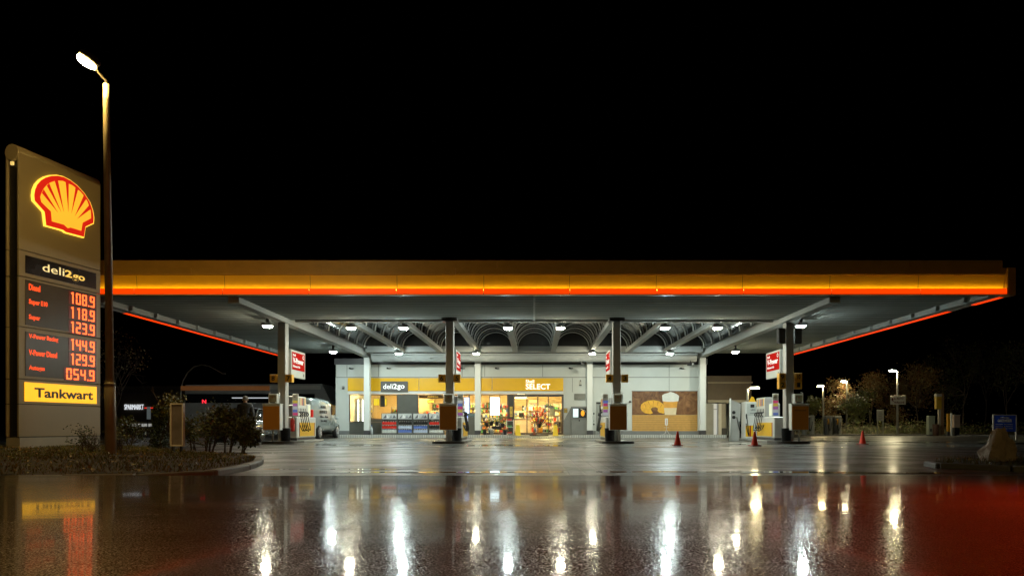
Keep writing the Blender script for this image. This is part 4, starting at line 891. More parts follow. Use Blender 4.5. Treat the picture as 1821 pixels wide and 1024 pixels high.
for ri, (x0, x1, kinds, wn) in enumerate(racks):
    a, b = PX(x0, YR), PX(x1, YR); t = thing('display_rack', 'grey outdoor display rack of bottles, %s of the four beneath the windows' % wn, 'rack', ((a + b) / 2, YR, ZF), 0, 'outdoor racks before the windows')
    w2 = (b - a) / 2 - .01; H = PZ(734.5, YR) - ZF
    mb = MB(); mb.box(-w2, -w2 + .03, -.1, .3, 0, H, rackm); mb.box(w2 - .03, w2, -.1, .3, 0, H, rackm); mb.box(-w2 + .03, w2 - .03, .26, .3, 0, H, rackm); mb.box(-w2 + .03, w2 - .03, -.1, .26, 0, .1, rackm); mb.build('rack_frame', t)
    mb = MB(); mb.box(-w2 + .035, w2 - .035, -.115, -.09, H - .34, H - .02, M('header_pale', (.5, .53, .52), .3)); hd_ = mb.build('header_card', t)
    mb = MB(); rnd = random.Random(ri)
    for q in range(4): cx = -w2 + .1 + q * (w2 * .4); mb.prism([(cx, H - .3), (cx + rnd.uniform(.1, .25), H - .28), (cx + rnd.uniform(.05, .2), H - .08)], (0, -.116, 0), XA, ZA, .003, M('card_ink_%d' % (q % 3), [(.1, .1, .12), (.75, .75, .75), (.25, .27, .3)][q % 3], .4))
    mb.build('card_print', hd_)
    for si, z in enumerate((.101, .33, .56)):
        mb = MB(); mb.box(-w2 + .03, w2 - .03, -.1, .255, z, z + .018, M('shelf_pale', (.5, .5, .47), .4)); mb.build('shelf', t)
        kd = kinds[2 - si]
        for q in range(6):
            bt = bottle(kd); loc = ((a + b) / 2 - w2 + .1 + q * (2 * w2 - .2) / 5, YR - .02, ZF + z + .0185)
            lab = '%s bottle on the %s shelf of the %s outdoor rack' % ({'pale': 'pale blue', 'blue': 'blue', 'red': 'red', 'black': 'black', 'white': 'white'}[kd], ('bottom', 'middle', 'top')[si], wn); grp = 'bottles on the %s shelf of the %s rack' % (('bottom', 'middle', 'top')[si], wn)
            if not bt[1]: bt[1] = True; bt[0].location = loc; c = bt[0]
            else: c = dup(bt[0], loc, .1 * ((q * 37) % 5 - 2))
            c['label'] = lab; c['group'] = grp
# washer fluid canister by column
t = thing('canister', 'tall pale watering canister at the foot of the leftmost rear column', 'canister', (PX(661, 39.6), 39.6, ZF)); mb = MB(); mb._lathe((0, 0, 0), [(.001, 0), (.07, 0), (.07, .38), (.03, .46), (.03, .5), (.001, .5)], M('canister_pale', (.5, .55, .58), .3), 14, True); mb.build('body', t); mb = MB(); mb.tube([(0, 0, .5), (0, 0, .57)], .035, M('cap_blue', (.05, .1, .4), .4), 10); mb.build('cap', t)

# grey cabinet between pump and flowers
t = thing('grey_cabinet', 'grey metal cabinet under the window left of a white column', 'cabinet', (PX(840, 40.2), 40.2, ZF)); mb = MB(); mb.box(-.25, .25, -.1, .3, 0, 1.05, M('cabinet_grey', (.12, .12, .1), .4), bev=.02); mb.build('body', t); mb = MB(); mb.box(-.27, .27, -.12, .32, 1.051, 1.25, M('cabinet_teal', (.12, .17, .17), .4), bev=.02); mb.build('top', t)

# flowers
rnd = random.Random(11)
fcol = [(.75, .03, .05), (.85, .45, .03), (.7, .7, .62), (.6, .1, .3), (.85, .25, .03), (.75, .7, .1)]
def flowers(x, Y, z, label, cols, h=.5, n_=26, pale=False):
    t = thing('flower_bucket', label, 'flowers', (PX(x, Y), Y, z), 0, 'buckets of cut flowers before the shop')
    mb = MB(); mb._lathe((0, 0, 0), [(.001, 0), (.09, 0), (.12, .26), (.125, .27), (.1, .25), (.001, .2)], M('bucket_black', (.04, .04, .045), .4) if not pale else M('bucket_pale', (.4, .42, .4), .4), 14, True); mb.build('bucket', t)
    mb = MB()
    for q in range(n_):
        a = rnd.uniform(0, 6.28); r_ = rnd.uniform(0, .19); hx, hy, hz = r_ * math.cos(a), r_ * math.sin(a), h * rnd.uniform(.65, 1.0) - r_ * .3
        mb.tube([(hx * .3, hy * .3, .2), (hx, hy, hz)], .004, M('stem_green', (.05, .14, .03), .6), 4); c = cols[q % len(cols)]
        mb.ell((hx, hy, hz), (.03, .03, .024), M('petal_%d' % c, fcol[c], .6, bump=.4), 7, 5)
        u = Vector((math.cos(a), math.sin(a), .3)); p_ = Vector((hx * .7, hy * .7, hz * .75)); mb.add([p_, p_ + u * .06 + Vector((0, 0, .02)), p_ + u * .12, p_ + u * .05 - Vector((0, 0, .025))], [[0, 1, 2, 3]], M('stem_green'))
    mb.build('bouquet', t)
# stand for flowers
t = thing('flower_stand', 'black stepped flower stand before the window left of the door', 'stand', (PX(880, 40.1), 40.1, ZF)); mb = MB(); mb.box(-.55, .5, -.15, .3, .02, .04, dgrey); mb.box(-.2, .42, .0, .3, .3, .5, black, bev=.01); mb.build('shelves', t)
for x in (-.5, .5): mb = MB(); mb.tube([(x, .3, 0), (x, .3, 1.0)], .015, alu, 8); mb.build('post', t)
for xx in (-.52, .47): mb = MB(); mb.box(xx, xx + .03, -.15, -.12, 0, .3, alu); mb.build('leg', t)
flowers(862, 39.75, ZF, 'red and orange cut flowers in the black bucket nearest the white column', (0, 4, 1))
flowers(866, 40.35, ZF + .42, 'red and yellow flowers standing higher behind the front buckets', (0, 1, 5), .5)
flowers(874, 40.35, ZF + .52, 'white spray flowers in the middle of the flower stand', (2, 2, 5), .48)
flowers(884, 40.35, ZF + .52, 'pale green and white flowers right of the middle on the stand', (2, 5), .5)
flowers(875, 39.7, ZF, 'pale bucket of white flowers on the ground before the stand', (2,), .42, 18, True)
flowers(894, 40.3, ZF + .4, 'orange and pink flowers at the right end of the stand', (4, 3, 1), .6)
flowers(898, 39.75, ZF, 'red flowers in a black bucket beside the white crate rack', (0, 4), .48)
t = thing('crate_rack', 'white wire rack holding papers left of the sliding door', 'rack', (PX(907, 39.9), 39.9, ZF))
for sx in (-.2, .2):
    for sy in (-.12, .12): mb = MB(); mb.box(sx - .015, sx + .015, sy - .015, sy + .015, 0, .88, white); mb.build('post', t)
for z in (.05, .42, .8): mb = MB(); mb.box(-.185, .185, -.1, .1, z, z + .02, white); mb.box(-.15, .1, -.09, .08, z + .021, z + .12, goods[(int(z * 10)) % 8]); mb.build('tray', t)
# folding floor signs
def floor_sign(x, Y, label, rz):
    t = thing('floor_sign', label, 'wet floor sign', (PX(x, Y), Y, .11), rz, 'yellow folding wet floor signs'); yy = M('floor_sign_yellow', (.85, .6, .02), .4)
    for s_ in (-1, 1):
        mb = MB(); vs = [(-.15, s_ * .16, 0), (.15, s_ * .16, 0), (.1, s_ * .015, .62), (-.1, s_ * .015, .62)]; vs2 = [(x_, y_ - s_ * .02, z_) for x_, y_, z_ in vs]
        mb.add(vs + vs2, [[0, 1, 2, 3], [7, 6, 5, 4], [0, 4, 5, 1], [1, 5, 6, 2], [2, 6, 7, 3], [3, 7, 4, 0]], yy); mb.build('leaf', t)
    mb = MB(); mb.prism([(-.07, .18), (.07, .18), (0, .36)], (0, -.135, 0), XA, (0, .18, .98), .004, black); mb.text('!', (-.01, -.14, .2), XA, (0, .2, .98), .02, .1, yy); mb.build('warning_print', t)
    mb = MB(); mb.tube([(-.08, 0, .62), (-.05, 0, .68), (.05, 0, .68), (.08, 0, .62)], .014, yy, 6); mb.build('handle', t)
floor_sign(921, 39.7, 'yellow folding wet floor sign at the left side of the shop door', .2); floor_sign(988, 39.7, 'yellow folding wet floor sign at the right side of the shop door', -.15)
t = thing('umbrella_stand', 'dark doormat and small cone before the middle of the sliding door', 'door mat', (PX(957, 39.8), 39.8, .14)); mb = MB(); mb.box(-.5, .6, -.3, .4, -.04, .02, M('mat_dark', (.03, .025, .02), .9)); mb.build('mat', t); t.name = 'door_mat'; t['label'] = 'dark doormat lying before the sliding door'
t = thing('small_cone', 'small dark cone on the doormat in front of the sliding door', 'cone', (PX(950, 39.7), 39.7, .162)); mb = MB(); mb._lathe((0, 0, 0), [(.14, 0), (.14, .02), (.09, .03), (.03, .3), (.001, .31)], M('cone_brown', (.2, .06, .03), .5), 14, True); mb.build('cone_body', t); mb = MB(); mb._lathe((0, 0, 0), [(.066, .12), (.05, .19)], white, 14, True); mb.build('white_ring', t)
t = thing('dried_arrangement', 'tall rust red dried arrangement of seasonal branches inside the door', 'decoration', (SX(960), 42.2, ZF)); mb = MB()
mb._lathe((0, 0, 0), [(.001, 0), (.15, 0), (.2, .4), (.001, .38)], goods[5], 12, True); mb.build('pot', t); mb = MB()
for q in range(90):
    a = rnd.uniform(0, 6.28); r_ = rnd.uniform(.1, .6); p_ = (r_ * math.cos(a), r_ * math.sin(a) * .5, rnd.uniform(.6, 1.5)); mb.tube([(0, 0, .38), p_], .006, bark, 4); mb.ell(p_, (.05, .04, .035), M('rust_leaf', (.35, .08, .03), .6) if q % 3 else goods[0], 6, 4)
mb.build('branches', t)

# payment machine
t = thing('payment_machine', 'grey night payment terminal with two screens right of the shop door', 'terminal', (PX(1030, 40.1), 40.1, ZF))
mg = M('terminal_grey', (.2, .21, .2), .4); mb = MB(); mb.box(-.47, .47, -.1, .6, 0, 1.66, mg, bev=.02); mb.build('cabinet', t)
mb = MB(); mb.prism([(0, 0), (-.46, 0), (-.46, .78), (0, 1.6)], (-.471, .0, 0), XA, ZA, -.3, mg); mb.build('slanted_cheek', t)
mb = MB(); mb.box(-.4, .42, -.125, -.101, .98, 1.56, black, bev=.01); s_ = mb.build('screen_panel', t)
mb = MB(); mb.box(-.37, -.06, -.13, -.126, 1.02, 1.52, E('pay_screen', (.75, .9, .9), .9)); mb.build('screen', s_)
mb = MB(); mb.ell((.2, -.13, 1.25), (.11, .012, .17), E('orange_glow', (1, .4, .02), .9), 14, 8); mb.tube([(.08, -.135, 1.5), (.2, -.135, 1.45), (.34, -.135, 1.4), (.36, -.135, 1.3)], .012, white, 6); mb.build('cup_picture', s_)
mb = MB(); mb.box(-.46, .46, -.102, -.1005, .88, .9, dgrey); mb.box(-.03, .03, -.115, -.101, .78, .88, black); mb.build('card_slot', t)
t = thing('louvre_vent', 'pale louvred vent on the wall above the grey payment terminal', 'vent', (SX(1031), YS - .04, SZ(711)))
mb = MB(); mb.box(-.33, .33, 0, .03, 0, .37, M('vent_dark', (.08, .08, .07), .5)); mb.build('frame', t)
for q in range(5):
    mb = MB(); mb.box(-.32, .32, -.03, .0, .02 + q * .07, .05 + q * .07, M('vent_slat', (.45, .45, .4), .4)); mb.build('slat', t)
t = thing('wall_lantern', 'small lantern lamp fixed on the wall above the vent', 'lamp', (SX(1032), YS - .1, SZ(684))); mb = MB(); mb.box(-.06, .06, -.06, .09, 0, .2, M('lantern_pale', (.5, .5, .45), .3)); mb.box(-.07, .07, -.07, .09, -.05, -.001, black); mb.box(-.03, .03, -.03, .09, .201, .28, black); mb.build('lantern', t)
t = thing('security_camera', 'small dark camera hanging from the duct above the select sign', 'camera', (PX(1037, 39.), 39., 4.28)); mb = MB(); mb.tube([(0, 0, .08), (0, 0, 0)], .02, black, 8); mb.box(-.12, .06, -.06, .06, -.1, 0, black, bev=.02); mb.build('body', t)
t = thing('security_camera', 'dark camera cluster hanging at the right end of the duct', 'camera', (PX(1228, 39.), 39., 4.2)); mb = MB(); mb.tube([(0, 0, .2), (0, 0, 0)], .02, black, 8); mb.box(-.2, .06, -.06, .06, -.08, .02, black, bev=.02); mb.box(.08, .18, -.05, .05, -.05, .08, steel, bev=.02); mb.build('body', t)
t = thing('downpipe_lamp', 'small dark wall camera left of the coffee mural', 'camera', (SX(1120), YS - .08, SZ(714))); mb = MB(); mb.ell((0, 0, 0), (.07, .07, .06), black, 10, 8); mb.tube([(0, 0, 0), (.1, .07, .0)], .02, black, 6); mb.build('body', t); t.name = 'wall_camera'
t = thing('wall_box', 'small alarm box high on the wall left of the first window', 'alarm box', (SX(611), YS - .05, SZ(690))); mb = MB(); mb.box(-.07, .07, -.05, .045, 0, .12, steel); mb.box(-.07, .05, -.06, .045, -.05, -.001, black); mb.build('body', t)
# side door
mb = MB(); mb.box(SX(1060), SX(1075.5), YS - .03, YS - .001, ZF, SZ(714), M('door_grey', (.3, .32, .3), .4)); dr = part('side_door', mb)
mb = MB(); mb.box(SX(1066), SX(1074.5), YS - .036, YS - .031, SZ(747), SZ(720), darkglass); mb.box(SX(1066), SX(1074.5), YS - .036, YS - .031, SZ(771), SZ(752.5), darkglass); mb.box(SX(1060), SX(1074), YS - .036, YS - .031, SZ(718), SZ(715), black); mb.build('door_pane', dr, sh)
for k, (yy, rr) in enumerate(((735, .05), (748, .03), (754, .05))):
    mb = MB(); mb.ell((SX(1056), YS - .02, SZ(yy)), (rr, .03, rr), black if k != 1 else steel, 10, 6); part('door_fitting', mb)
# coffee mural
mural = thing('coffee_mural', 'large wall mural showing a croissant beside a glass of milk coffee on boards', 'mural', (SX(1124), YS - .03, SZ(766)))
def mx(x): return (x - 1124) / F * YS
def mz(y): return (766 - y) / F * YS
tb = bpy.data.materials.new('mural_brown'); tb.use_nodes = True
n = tb.node_tree; b = n.nodes['Principled BSDF']; tc = n.nodes.new('ShaderNodeTexCoord'); nz = n.nodes.new('ShaderNodeTexNoise'); nz.inputs['Scale'].default_value = 2.2; nz.inputs['Detail'].default_value = 8; nz.inputs['Distortion'].default_value = 1.6
cr = n.nodes.new('ShaderNodeValToRGB'); cr.color_ramp.elements[0].position = .35; cr.color_ramp.elements[0].color = (.11, .04, .012, 1); cr.color_ramp.elements[1].position = .75; cr.color_ramp.elements[1].color = (.32, .16, .06, 1)
n.links.new(tc.outputs['Object'], nz.inputs[0]); n.links.new(nz.outputs[0], cr.inputs[0]); n.links.new(cr.outputs[0], b.inputs['Base Color']); b.inputs['Roughness'].default_value = .5
mb = MB(); mb.box(0, mx(1240), 0, .028, mz(737), mz(695.5), tb); mb.build('printed_wall', mural)
mb = MB()
for q in range(9):
    z0 = mz(766) + q * mz(737.2) / 9; mb.box(0, mx(1240), 0, .028, z0, z0 + mz(737.2) / 9 - .012, M('mural_wood', (.6, .34, .09), .45, vs=6, var=.15))
mb.box(0, mx(1240), .004, .027, 0, mz(737.4), M('mural_seam', (.2, .1, .03), .5)); mb.build('printed_boards', mural)
mb = MB(); cr_ = [(1139, 725), (1140, 719), (1145, 715), (1152, 712), (1162, 711), (1172, 713), (1179, 718), (1182, 724), (1183, 731), (1180, 735), (1172, 733), (1169, 730), (1170, 726), (1166, 723.5), (1160, 724), (1157, 727), (1159, 731), (1161, 734), (1156, 736), (1147, 734.5), (1141, 730)]
mb.prism([(mx(x), mz(y)) for x, y in cr_], (0, -.002, 0), XA, ZA, .006, M('croissant_gold', (.95, .45, .04), .5, vs=5, var=.25)); cro = mb.build('croissant', mural)
mb = MB()
for (xa, ya, xb_, yb_) in ((1146, 717, 1149, 727), (1152, 713, 1157, 724), (1161, 712, 1163, 722), (1170, 714, 1168, 723), (1177, 719, 1172, 726)):
    mb.prism([(mx(xa - .4), mz(ya)), (mx(xa + .7), mz(ya)), (mx(xb_ + .3), mz(yb_))], (0, -.0085, 0), XA, ZA, .002, M('croissant_crease', (.4, .14, .02), .5))
mb.build('creases', cro)
def gl(y): t = (y - 705) / 33; return (1178.2 + 3.8 * t, 1206 - 4.5 * t)
def gband(nm, y0, y1, m, o=-.003):
    a0, b0 = gl(y0); a1, b1 = gl(y1); mb = MB(); mb.prism([(mx(a0), mz(y0)), (mx(b0), mz(y0)), (mx(b1), mz(y1)), (mx(a1), mz(y1))], (0, o, 0), XA, ZA, .009, m); return mb.build(nm, mural)
gband('milk_layer', 725, 737.5, M('milk', (.75, .62, .4), .4)); gband('coffee_layer', 712.5, 725, M('coffee', (.8, .38, .06), .4, vs=2, var=.3))
mb = MB(); mb.prism([(mx(x), mz(y)) for x, y in [(1178, 713), (1177, 703), (1181, 700), (1187, 698.5), (1192, 696.5), (1198, 698), (1204, 701), (1207.5, 704), (1206, 713), (1198, 714), (1186, 714)]], (0, -.013, 0), XA, ZA, .006, M('milk_foam', (.75, .77, .72), .6, vs=6, var=.15)); mb.build('foam', mural)
mb = MB(); mb.box(-.03, mx(1240) + .03, .005, .03, mz(695.5), mz(694.8), frm); mb.build('edge', mural)
t = thing('folding_barrier', 'small white folding barrier post with red mark before the coffee mural', 'barrier', (PX(1185, 39.9), 39.9, ZF))
mb = MB(); mb.box(-.08, .08, -.02, .02, .55, .95, white, bev=.01); mb.box(-.012, .012, -.024, -.021, .6, .9, red); mb.build('post_head', t)
mb = MB(); mb.tube([(-.22, 0, .0), (-.05, 0, .1), (.0, 0, .3), (.0, 0, .55)], .015, alu, 6); mb.tube([(.24, 0, .0), (.16, 0, .05), (.0, 0, .3)], .015, alu, 6); mb.tube([(-.14, 0, .42), (.14, 0, .42)], .012, alu, 6); mb.tube([(-.3, 0, .012), (.3, 0, .012)], .012, alu, 6); mb.build('folding_foot', t)

# ------------------------------------------------------------------ wash hall at the right
Yw = 45.
t = thing('wash_hall', 'dark low wash hall with open white doors right of the shop', 'building', (PX(1290, Yw), Yw, 0)); o = t.location
def wx(x): return PX(x, Yw)
def wzz(y): return PZ(y, Yw)
brown = M('wash_hall_cladding', (.1, .07, .045), .5, var=.2)
mb = MB(); mb.box(wx(1258), wx(1336), Yw, Yw + 8, wzz(711), wzz(668), brown); mb.build('roof_block', t, o)
mb = MB(); mb.box(wx(1258), wx(1337), Yw - .15, Yw + .0, wzz(681.5), wzz(679), M('hall_trim', (.3, .25, .18), .4)); mb.box(wx(1258), wx(1334), Yw - .1, Yw - .001, wzz(716), wzz(711), M('hall_lintel', (.4, .38, .32), .5)); mb.build('trim', t, o)
mb = MB(); mb.box(wx(1258), wx(1264), Yw, Yw + .3, 0, wzz(716), M('hall_grey', (.3, .32, .32), .5)); mb.build('wall', t, o); mb = MB(); mb.box(wx(1328), wx(1334), Yw, Yw + .3, 0, wzz(716), M('hall_grey')); mb.build('wall', t, o); mb = MB(); mb.box(wx(1258), wx(1334), Yw + 5, Yw + 5.1, 0, wzz(711), M('hall_grey')); mb.build('wall', t, o)
mb = MB(); mb.box(wx(1266), wx(1275), Yw - .02, Yw + .05, .05, wzz(717.5), E('lit_door', (.9, .93, .9), .32)); mb.build('lit_door', t, o)
mb = MB(); mb.box(wx(1275.5), wx(1281), Yw - .3, Yw + .2, .0, wzz(717.5), M('hall_white', (.7, .7, .66), .5)); mb.build('pillar', t, o)
mb = MB(); mb.box(wx(1281), wx(1290), Yw - .05, Yw + .2, wzz(760), wzz(718), M('hall_beige', (.4, .38, .33), .5)); mb.box(wx(1281), wx(1291), Yw - .15, Yw + .2, .1, wzz(761), dgrey); mb.build('machine_panel', t, o)
mb = MB(); mb.box(wx(1266), wx(1275), Yw - .026, Yw - .021, wzz(728), wzz(727), grey); mb.build('door_mark', t, o)
mb = MB(); mb.box(wx(1240), wx(1262), Yw - 1, Yw + 3, 0, wzz(719), M('hall_grey')); mb.build('side_block', t, o)

# ------------------------------------------------------------------ vehicles
def car(name, label, loc, rz, col, van=False, lit=0, group=None, cat='car'):
    t = thing(name, label, cat, loc, rz, group)   # local: nose to +Y, origin at rear axle line ground, rear bumper y=0
    paint = M('paint_' + name, col, .25, coat=1, var=.04)
    if van: Lc, Wc, H = 5.0, .95, 1.95; prof = [(0, .45, .45), (.02, .35, 1.8), (.1, .3, 1.9), (1.5, .28, 1.95), (3.1, .28, 1.92), (3.45, .28, 1.78), (4.1, .28, 1.12), (4.7, .3, .95), (4.95, .35, .8), (5.0, .45, .5)]
    else: Lc, Wc, H = 4.4, .89, 1.42; prof = [(0, .42, .62), (.04, .32, .86), (.15, .28, .95), (.6, .24, .98), (1.5, .22, .98), (2.8, .22, .95), (3.4, .22, .9), (4.0, .24, .78), (4.3, .3, .65), (4.4, .42, .5)]
    def loft(pr, wfun, m, nm, tum=.12, top_round=.5):
        mb = MB(); K = 14; vs = []
        for (y, zb, zt) in pr:
            wd = wfun(y)
            for k in range(K):
                a = -math.pi / 2 + 2 * math.pi * k / K + math.pi / K; c, s_ = math.cos(a), math.sin(a); e = .38
                x = wd * math.copysign(abs(c) ** e, c); z = (zb + zt) / 2 + (zt - zb) / 2 * math.copysign(abs(s_) ** .5, s_)
                x *= 1 - tum * max(0, (z - zb) / max(.01, zt - zb)) ** 2; vs.append((x, y, z))
        fs = [[i * K + k, i * K + (k + 1) % K, (i + 1) * K + (k + 1) % K, (i + 1) * K + k] for i in range(len(pr) - 1) for k in range(K)]
        fs.append(list(range(K))); fs.append([(len(pr) - 1) * K + k for k in range(K)][::-1]); mb.add(vs, fs, m, True); return mb.build(nm, t)
    loft(prof, lambda y: Wc * (1 - .1 * max(0, (y - Lc + .6) / .6) ** 2 - .07 * max(0, (.3 - y) / .3) ** 2), paint, 'body', .06 if van else .05)
    if not van:
        loft([(.35, .9, .97), (.75, .9, 1.22), (1.15, .9, 1.36), (2.0, .9, 1.42), (2.5, .9, 1.37), (2.95, .9, 1.15), (3.3, .88, .95)], lambda y: .8, darkglass, 'cabin_glass', .2)
        loft([(.95, 1.33, 1.36), (1.2, 1.34, 1.4), (2.0, 1.38, 1.445), (2.4, 1.34, 1.41), (2.55, 1.32, 1.36)], lambda y: .66, paint, 'roof', .1)
        for sx in (-1, 1):
            for pts in ([(sx * .8, .4, .95), (sx * .66, 1.0, 1.36)], [(sx * .82, 1.75, .95), (sx * .67, 1.75, 1.38)], [(sx * .82, 3.2, .93), (sx * .66, 2.5, 1.37)]): mb = MB(); mb.tube(pts, .03, paint, 6); mb.build('pillar', t)
    else:
        for sx in (-1, 1):
            mb = MB(); x0, x1 = sorted((sx * .9, sx * .93)); mb.box(x0, x1, 3.0, 3.8, 1.15, 1.65, darkglass); mb.build('side_window', t)
        mb = MB(); mb.add([(-.78, 3.5, 1.77), (.78, 3.5, 1.77), (.85, 4.1, 1.16), (-.85, 4.1, 1.16)], [[0, 1, 2, 3]], darkglass); mb.build('windscreen', t)
        mb = MB(); mb.box(-.7, .7, -.02, .0, 1.1, 1.65, darkglass); mb.build('rear_window', t)
        mb = MB(); tx = M('van_lettering', (.03, .03, .035), .5)
        for k, (s, u, v, w_, h_) in enumerate((('MOBILE', 1.2, 1.45, .9, .12), ('SERVICE', 1.0, 1.2, 1.3, .14), ('Glas - Bau', 1.1, 1.0, 1.3, .1), ('Tel. 0815', 1.2, .8, 1.0, .1))): mb.text(s, (.935, u, v), YA, ZA, w_, h_, tx, .02, .012)
        mb.build('lettering', t)
    for sx in (-1, 1):
        mb = MB(); x0, x1 = sorted((sx * (Wc - .3), sx * (Wc - .04))); zc = 1.0 if van else .76
        mb.box(x0, x1, -.03, .12, zc, zc + (.35 if van else .13), E('tail_%s' % name, (1, .02, .01), lit if lit else .25), bev=.02); mb.build('tail_light', t)
        mb = MB(); mb.ell((sx * (Wc - .25), Lc - .08, .62), (.18, .08, .07), M('headlight_clear', (.5, .5, .5), .1), 10, 6); mb.build('headlight', t)
        mb = MB(); mb.ell((sx * (Wc + .06), 2.95 if not van else 3.8, 1.0), (.09, .05, .07), paint, 10, 6); mb.build('mirror', t)
        for yy in ((.85, 3.5) if not van else (1.0, 4.1)):
            mb = MB(); x0, x1 = sx * (Wc - .2), sx * (Wc + .005); mb.tube([(x0, yy, .32), (x0 + sx * .03, yy, .32), (x1 - sx * .03, yy, .32), (x1, yy, .32)], [.29, .32, .32, .29], rubber, 22); wh = mb.build('wheel', t)
            mb = MB(); mb.tube([(x1 + sx * .001, yy, .32), (x1 + sx * .012, yy, .32)], [.235, .22], dgrey, 20)
            for q in range(7):
                a = q * 2 * math.pi / 7; mb.tube([(x1 + sx * .02, yy, .32), (x1 + sx * .016, yy + .21 * math.cos(a), .32 + .21 * math.sin(a))], [.03, .022], alu, 5)
            mb.tube([(x1 + sx * .01, yy + .225 * math.cos(a * .3142), .32 + .225 * math.sin(a * .3142)) for a in range(21)], .012, alu, 5); mb.build('rim', wh)
    mb = MB(); mb.box(-.26, .26, -.035, -.015, .5, .61, white); mb.build('number_plate', t)
    mb = MB(); mb.box(-Wc + .12, Wc - .12, -.02, .03, .3, .42, black, bev=.02); mb.build('bumper', t)
    return t
car('parked_car', 'dark saloon car parked at the leftmost pump beside the standing man', (-12.15, 27.4, .01), 0, (.045, .05, .055))
pvn = car('parked_van', 'silver grey van with black lettering parked behind the leftmost pump', (-12.0, 34.2, .01), 0, (.34, .4, .4), van=True, cat='van'); pvn.scale = (1, 1, 1.1)
tc_ = car('passing_car', 'dark car with burning red tail lights halted at the right roadside', (2.45, 1.7, zroad(1.7)), R(-90), (.05, .05, .05), lit=5)  # car added out of view so its tail lights redden the road
for sy in (-.72, .72):
    la = bpy.data.lights.new('tail_lamp_light', 'AREA'); la.shape = 'RECTANGLE'; la.size = .13; la.size_y = .26; la.color = (1, .06, .01); la.energy = 62  # area lights on the added car's tail, for the red glow on the road
    lo = bpy.data.objects.new('tail_lamp_light', la); COL.objects.link(lo); lo.parent = tc_; lo.location = (sy, -.05, .82); lo.rotation_euler = (R(-62), 0, 0)

# coach behind on the left
Yb = 47.
t = thing('coach', 'long dark coach with an orange roof stripe behind the leftmost pump', 'coach', (PX(455, Yb), Yb, 0)); o = t.location
bz = lambda y: PZ(y, Yb); bxx = lambda x: PX(x, Yb)
cm = M('coach_paint', (.3, .32, .32), .35, coat=.5)
mb = MB(); mb.prism([(bxx(325), .4), (bxx(592), .4), (bxx(594), bz(735)), (bxx(586), bz(710)), (bxx(572), bz(682)), (bxx(330), bz(684))], (0, Yb + 2.5, 0), XA, ZA, 2.5, cm); mb.build('body', t, o)
mb = MB(); mb.box(bxx(330), bxx(560), Yb - .04, Yb - .001, bz(716), bz(700), darkglass)
mb.build('side_windows', t, o)
mb = MB(); mb.box(bxx(322), bxx(480), Yb - .05, Yb - .001, bz(694), bz(686), M('stripe_orange', (.5, .22, .08), .4, emit=(1, .35, .1), es=.05)); mb.box(bxx(480), bxx(570), Yb - .05, Yb - .001, bz(692), bz(685), M('stripe_white', (.5, .5, .46), .4)); mb.build('roof_stripe', t, o)
mb = MB(); mb.box(bxx(413), bxx(485), Yb - .06, Yb - .001, bz(708), bz(706.5), E('strip_lamp', (.9, .95, 1), .6)); mb.build('strip_lamp', t, o)
mb = MB(); mb.box(bxx(420), bxx(590), Yb - .05, Yb - .001, bz(733), bz(730), M('stripe_cream', (.5, .5, .42), .4)); mb.build('side_stripe', t, o)
mb = MB(); mb.text('N', (bxx(360), Yb - .045, bz(717)), XA, ZA, .28, .26, E('sign_letter_red', (1, .03, .05), 1.5), .03); mb.build('route_letter', t, o)
for x in (370, 400, 545):
    mb = MB(); mb.tube([(bxx(x), Yb - .02, .5), (bxx(x), Yb + .3, .5)], .5, rubber, 20); mb.build('wheel', t, o)

# ------------------------------------------------------------------ person
def skin_fig(name, verts, edges, radii, m, parent, sub=1, flatten=None):
    me = bpy.data.meshes.new(name); me.from_pydata(verts, edges, []); ob = bpy.data.objects.new(name, me); COL.objects.link(ob)
    md = ob.modifiers.new('s', 'SKIN'); md.use_smooth_shade = True
    for i, r_ in enumerate(radii):
        sv = me.skin_vertices[0].data[i]; sv.radius = (r_, r_) if not isinstance(r_, tuple) else r_; sv.use_root = (i == 0)
    ob.modifiers.new('u', 'SUBSURF').levels = sub; ob.modifiers['u'].render_levels = sub
    bpy.context.view_layer.update()
    nm = bpy.data.meshes.new_from_object(ob.evaluated_get(bpy.context.evaluated_depsgraph_get())); nm.name = name
    bpy.data.objects.remove(ob); nm.materials.clear(); nm.materials.append(m)
    for p_ in nm.polygons: p_.use_smooth = True
    nb = bpy.data.objects.new(name, nm); COL.objects.link(nb); nb.parent = parent; return nb
skinm = M('skin', (.35, .2, .13), .6); hairm = M('grey_hair', (.18, .17, .16), .8); jack = M('dark_jacket', (.018, .018, .02), .6, bump=.4, bs=25); trou = M('dark_trousers', (.022, .022, .03), .7); shoe = M('pale_shoe', (.3, .3, .3), .5)
per = thing('person', 'man in a dark jacket standing with his back turned beside the parked dark car', 'person', (PX(436, 25.2), 25.2, .006), R(15))
hp = .93
V = [(0, 0, hp), (0, .01, 1.12), (0, .02, 1.32), (0, 0, 1.46), (0, .01, 1.54), (0, .03, 1.62), (0, .03, 1.71),
     (.19, 0, 1.42), (.25, .01, 1.18), (.27, -.03, .93), (.27, -.04, .86), (-.19, 0, 1.42), (-.25, .02, 1.18), (-.27, -.02, .93), (-.27, -.03, .86),
     (.1, 0, .9), (.11, -.01, .5), (.12, .03, .1), (.12, -.1, .04), (-.1, 0, .9), (-.12, -.02, .5), (-.14, .02, .1), (-.16, -.11, .04)]
Ed = [(0, 1), (1, 2), (2, 3), (3, 4), (4, 5), (5, 6), (3, 7), (7, 8), (8, 9), (9, 10), (3, 11), (11, 12), (12, 13), (13, 14), (0, 15), (15, 16), (16, 17), (17, 18), (0, 19), (19, 20), (20, 21), (21, 22)]
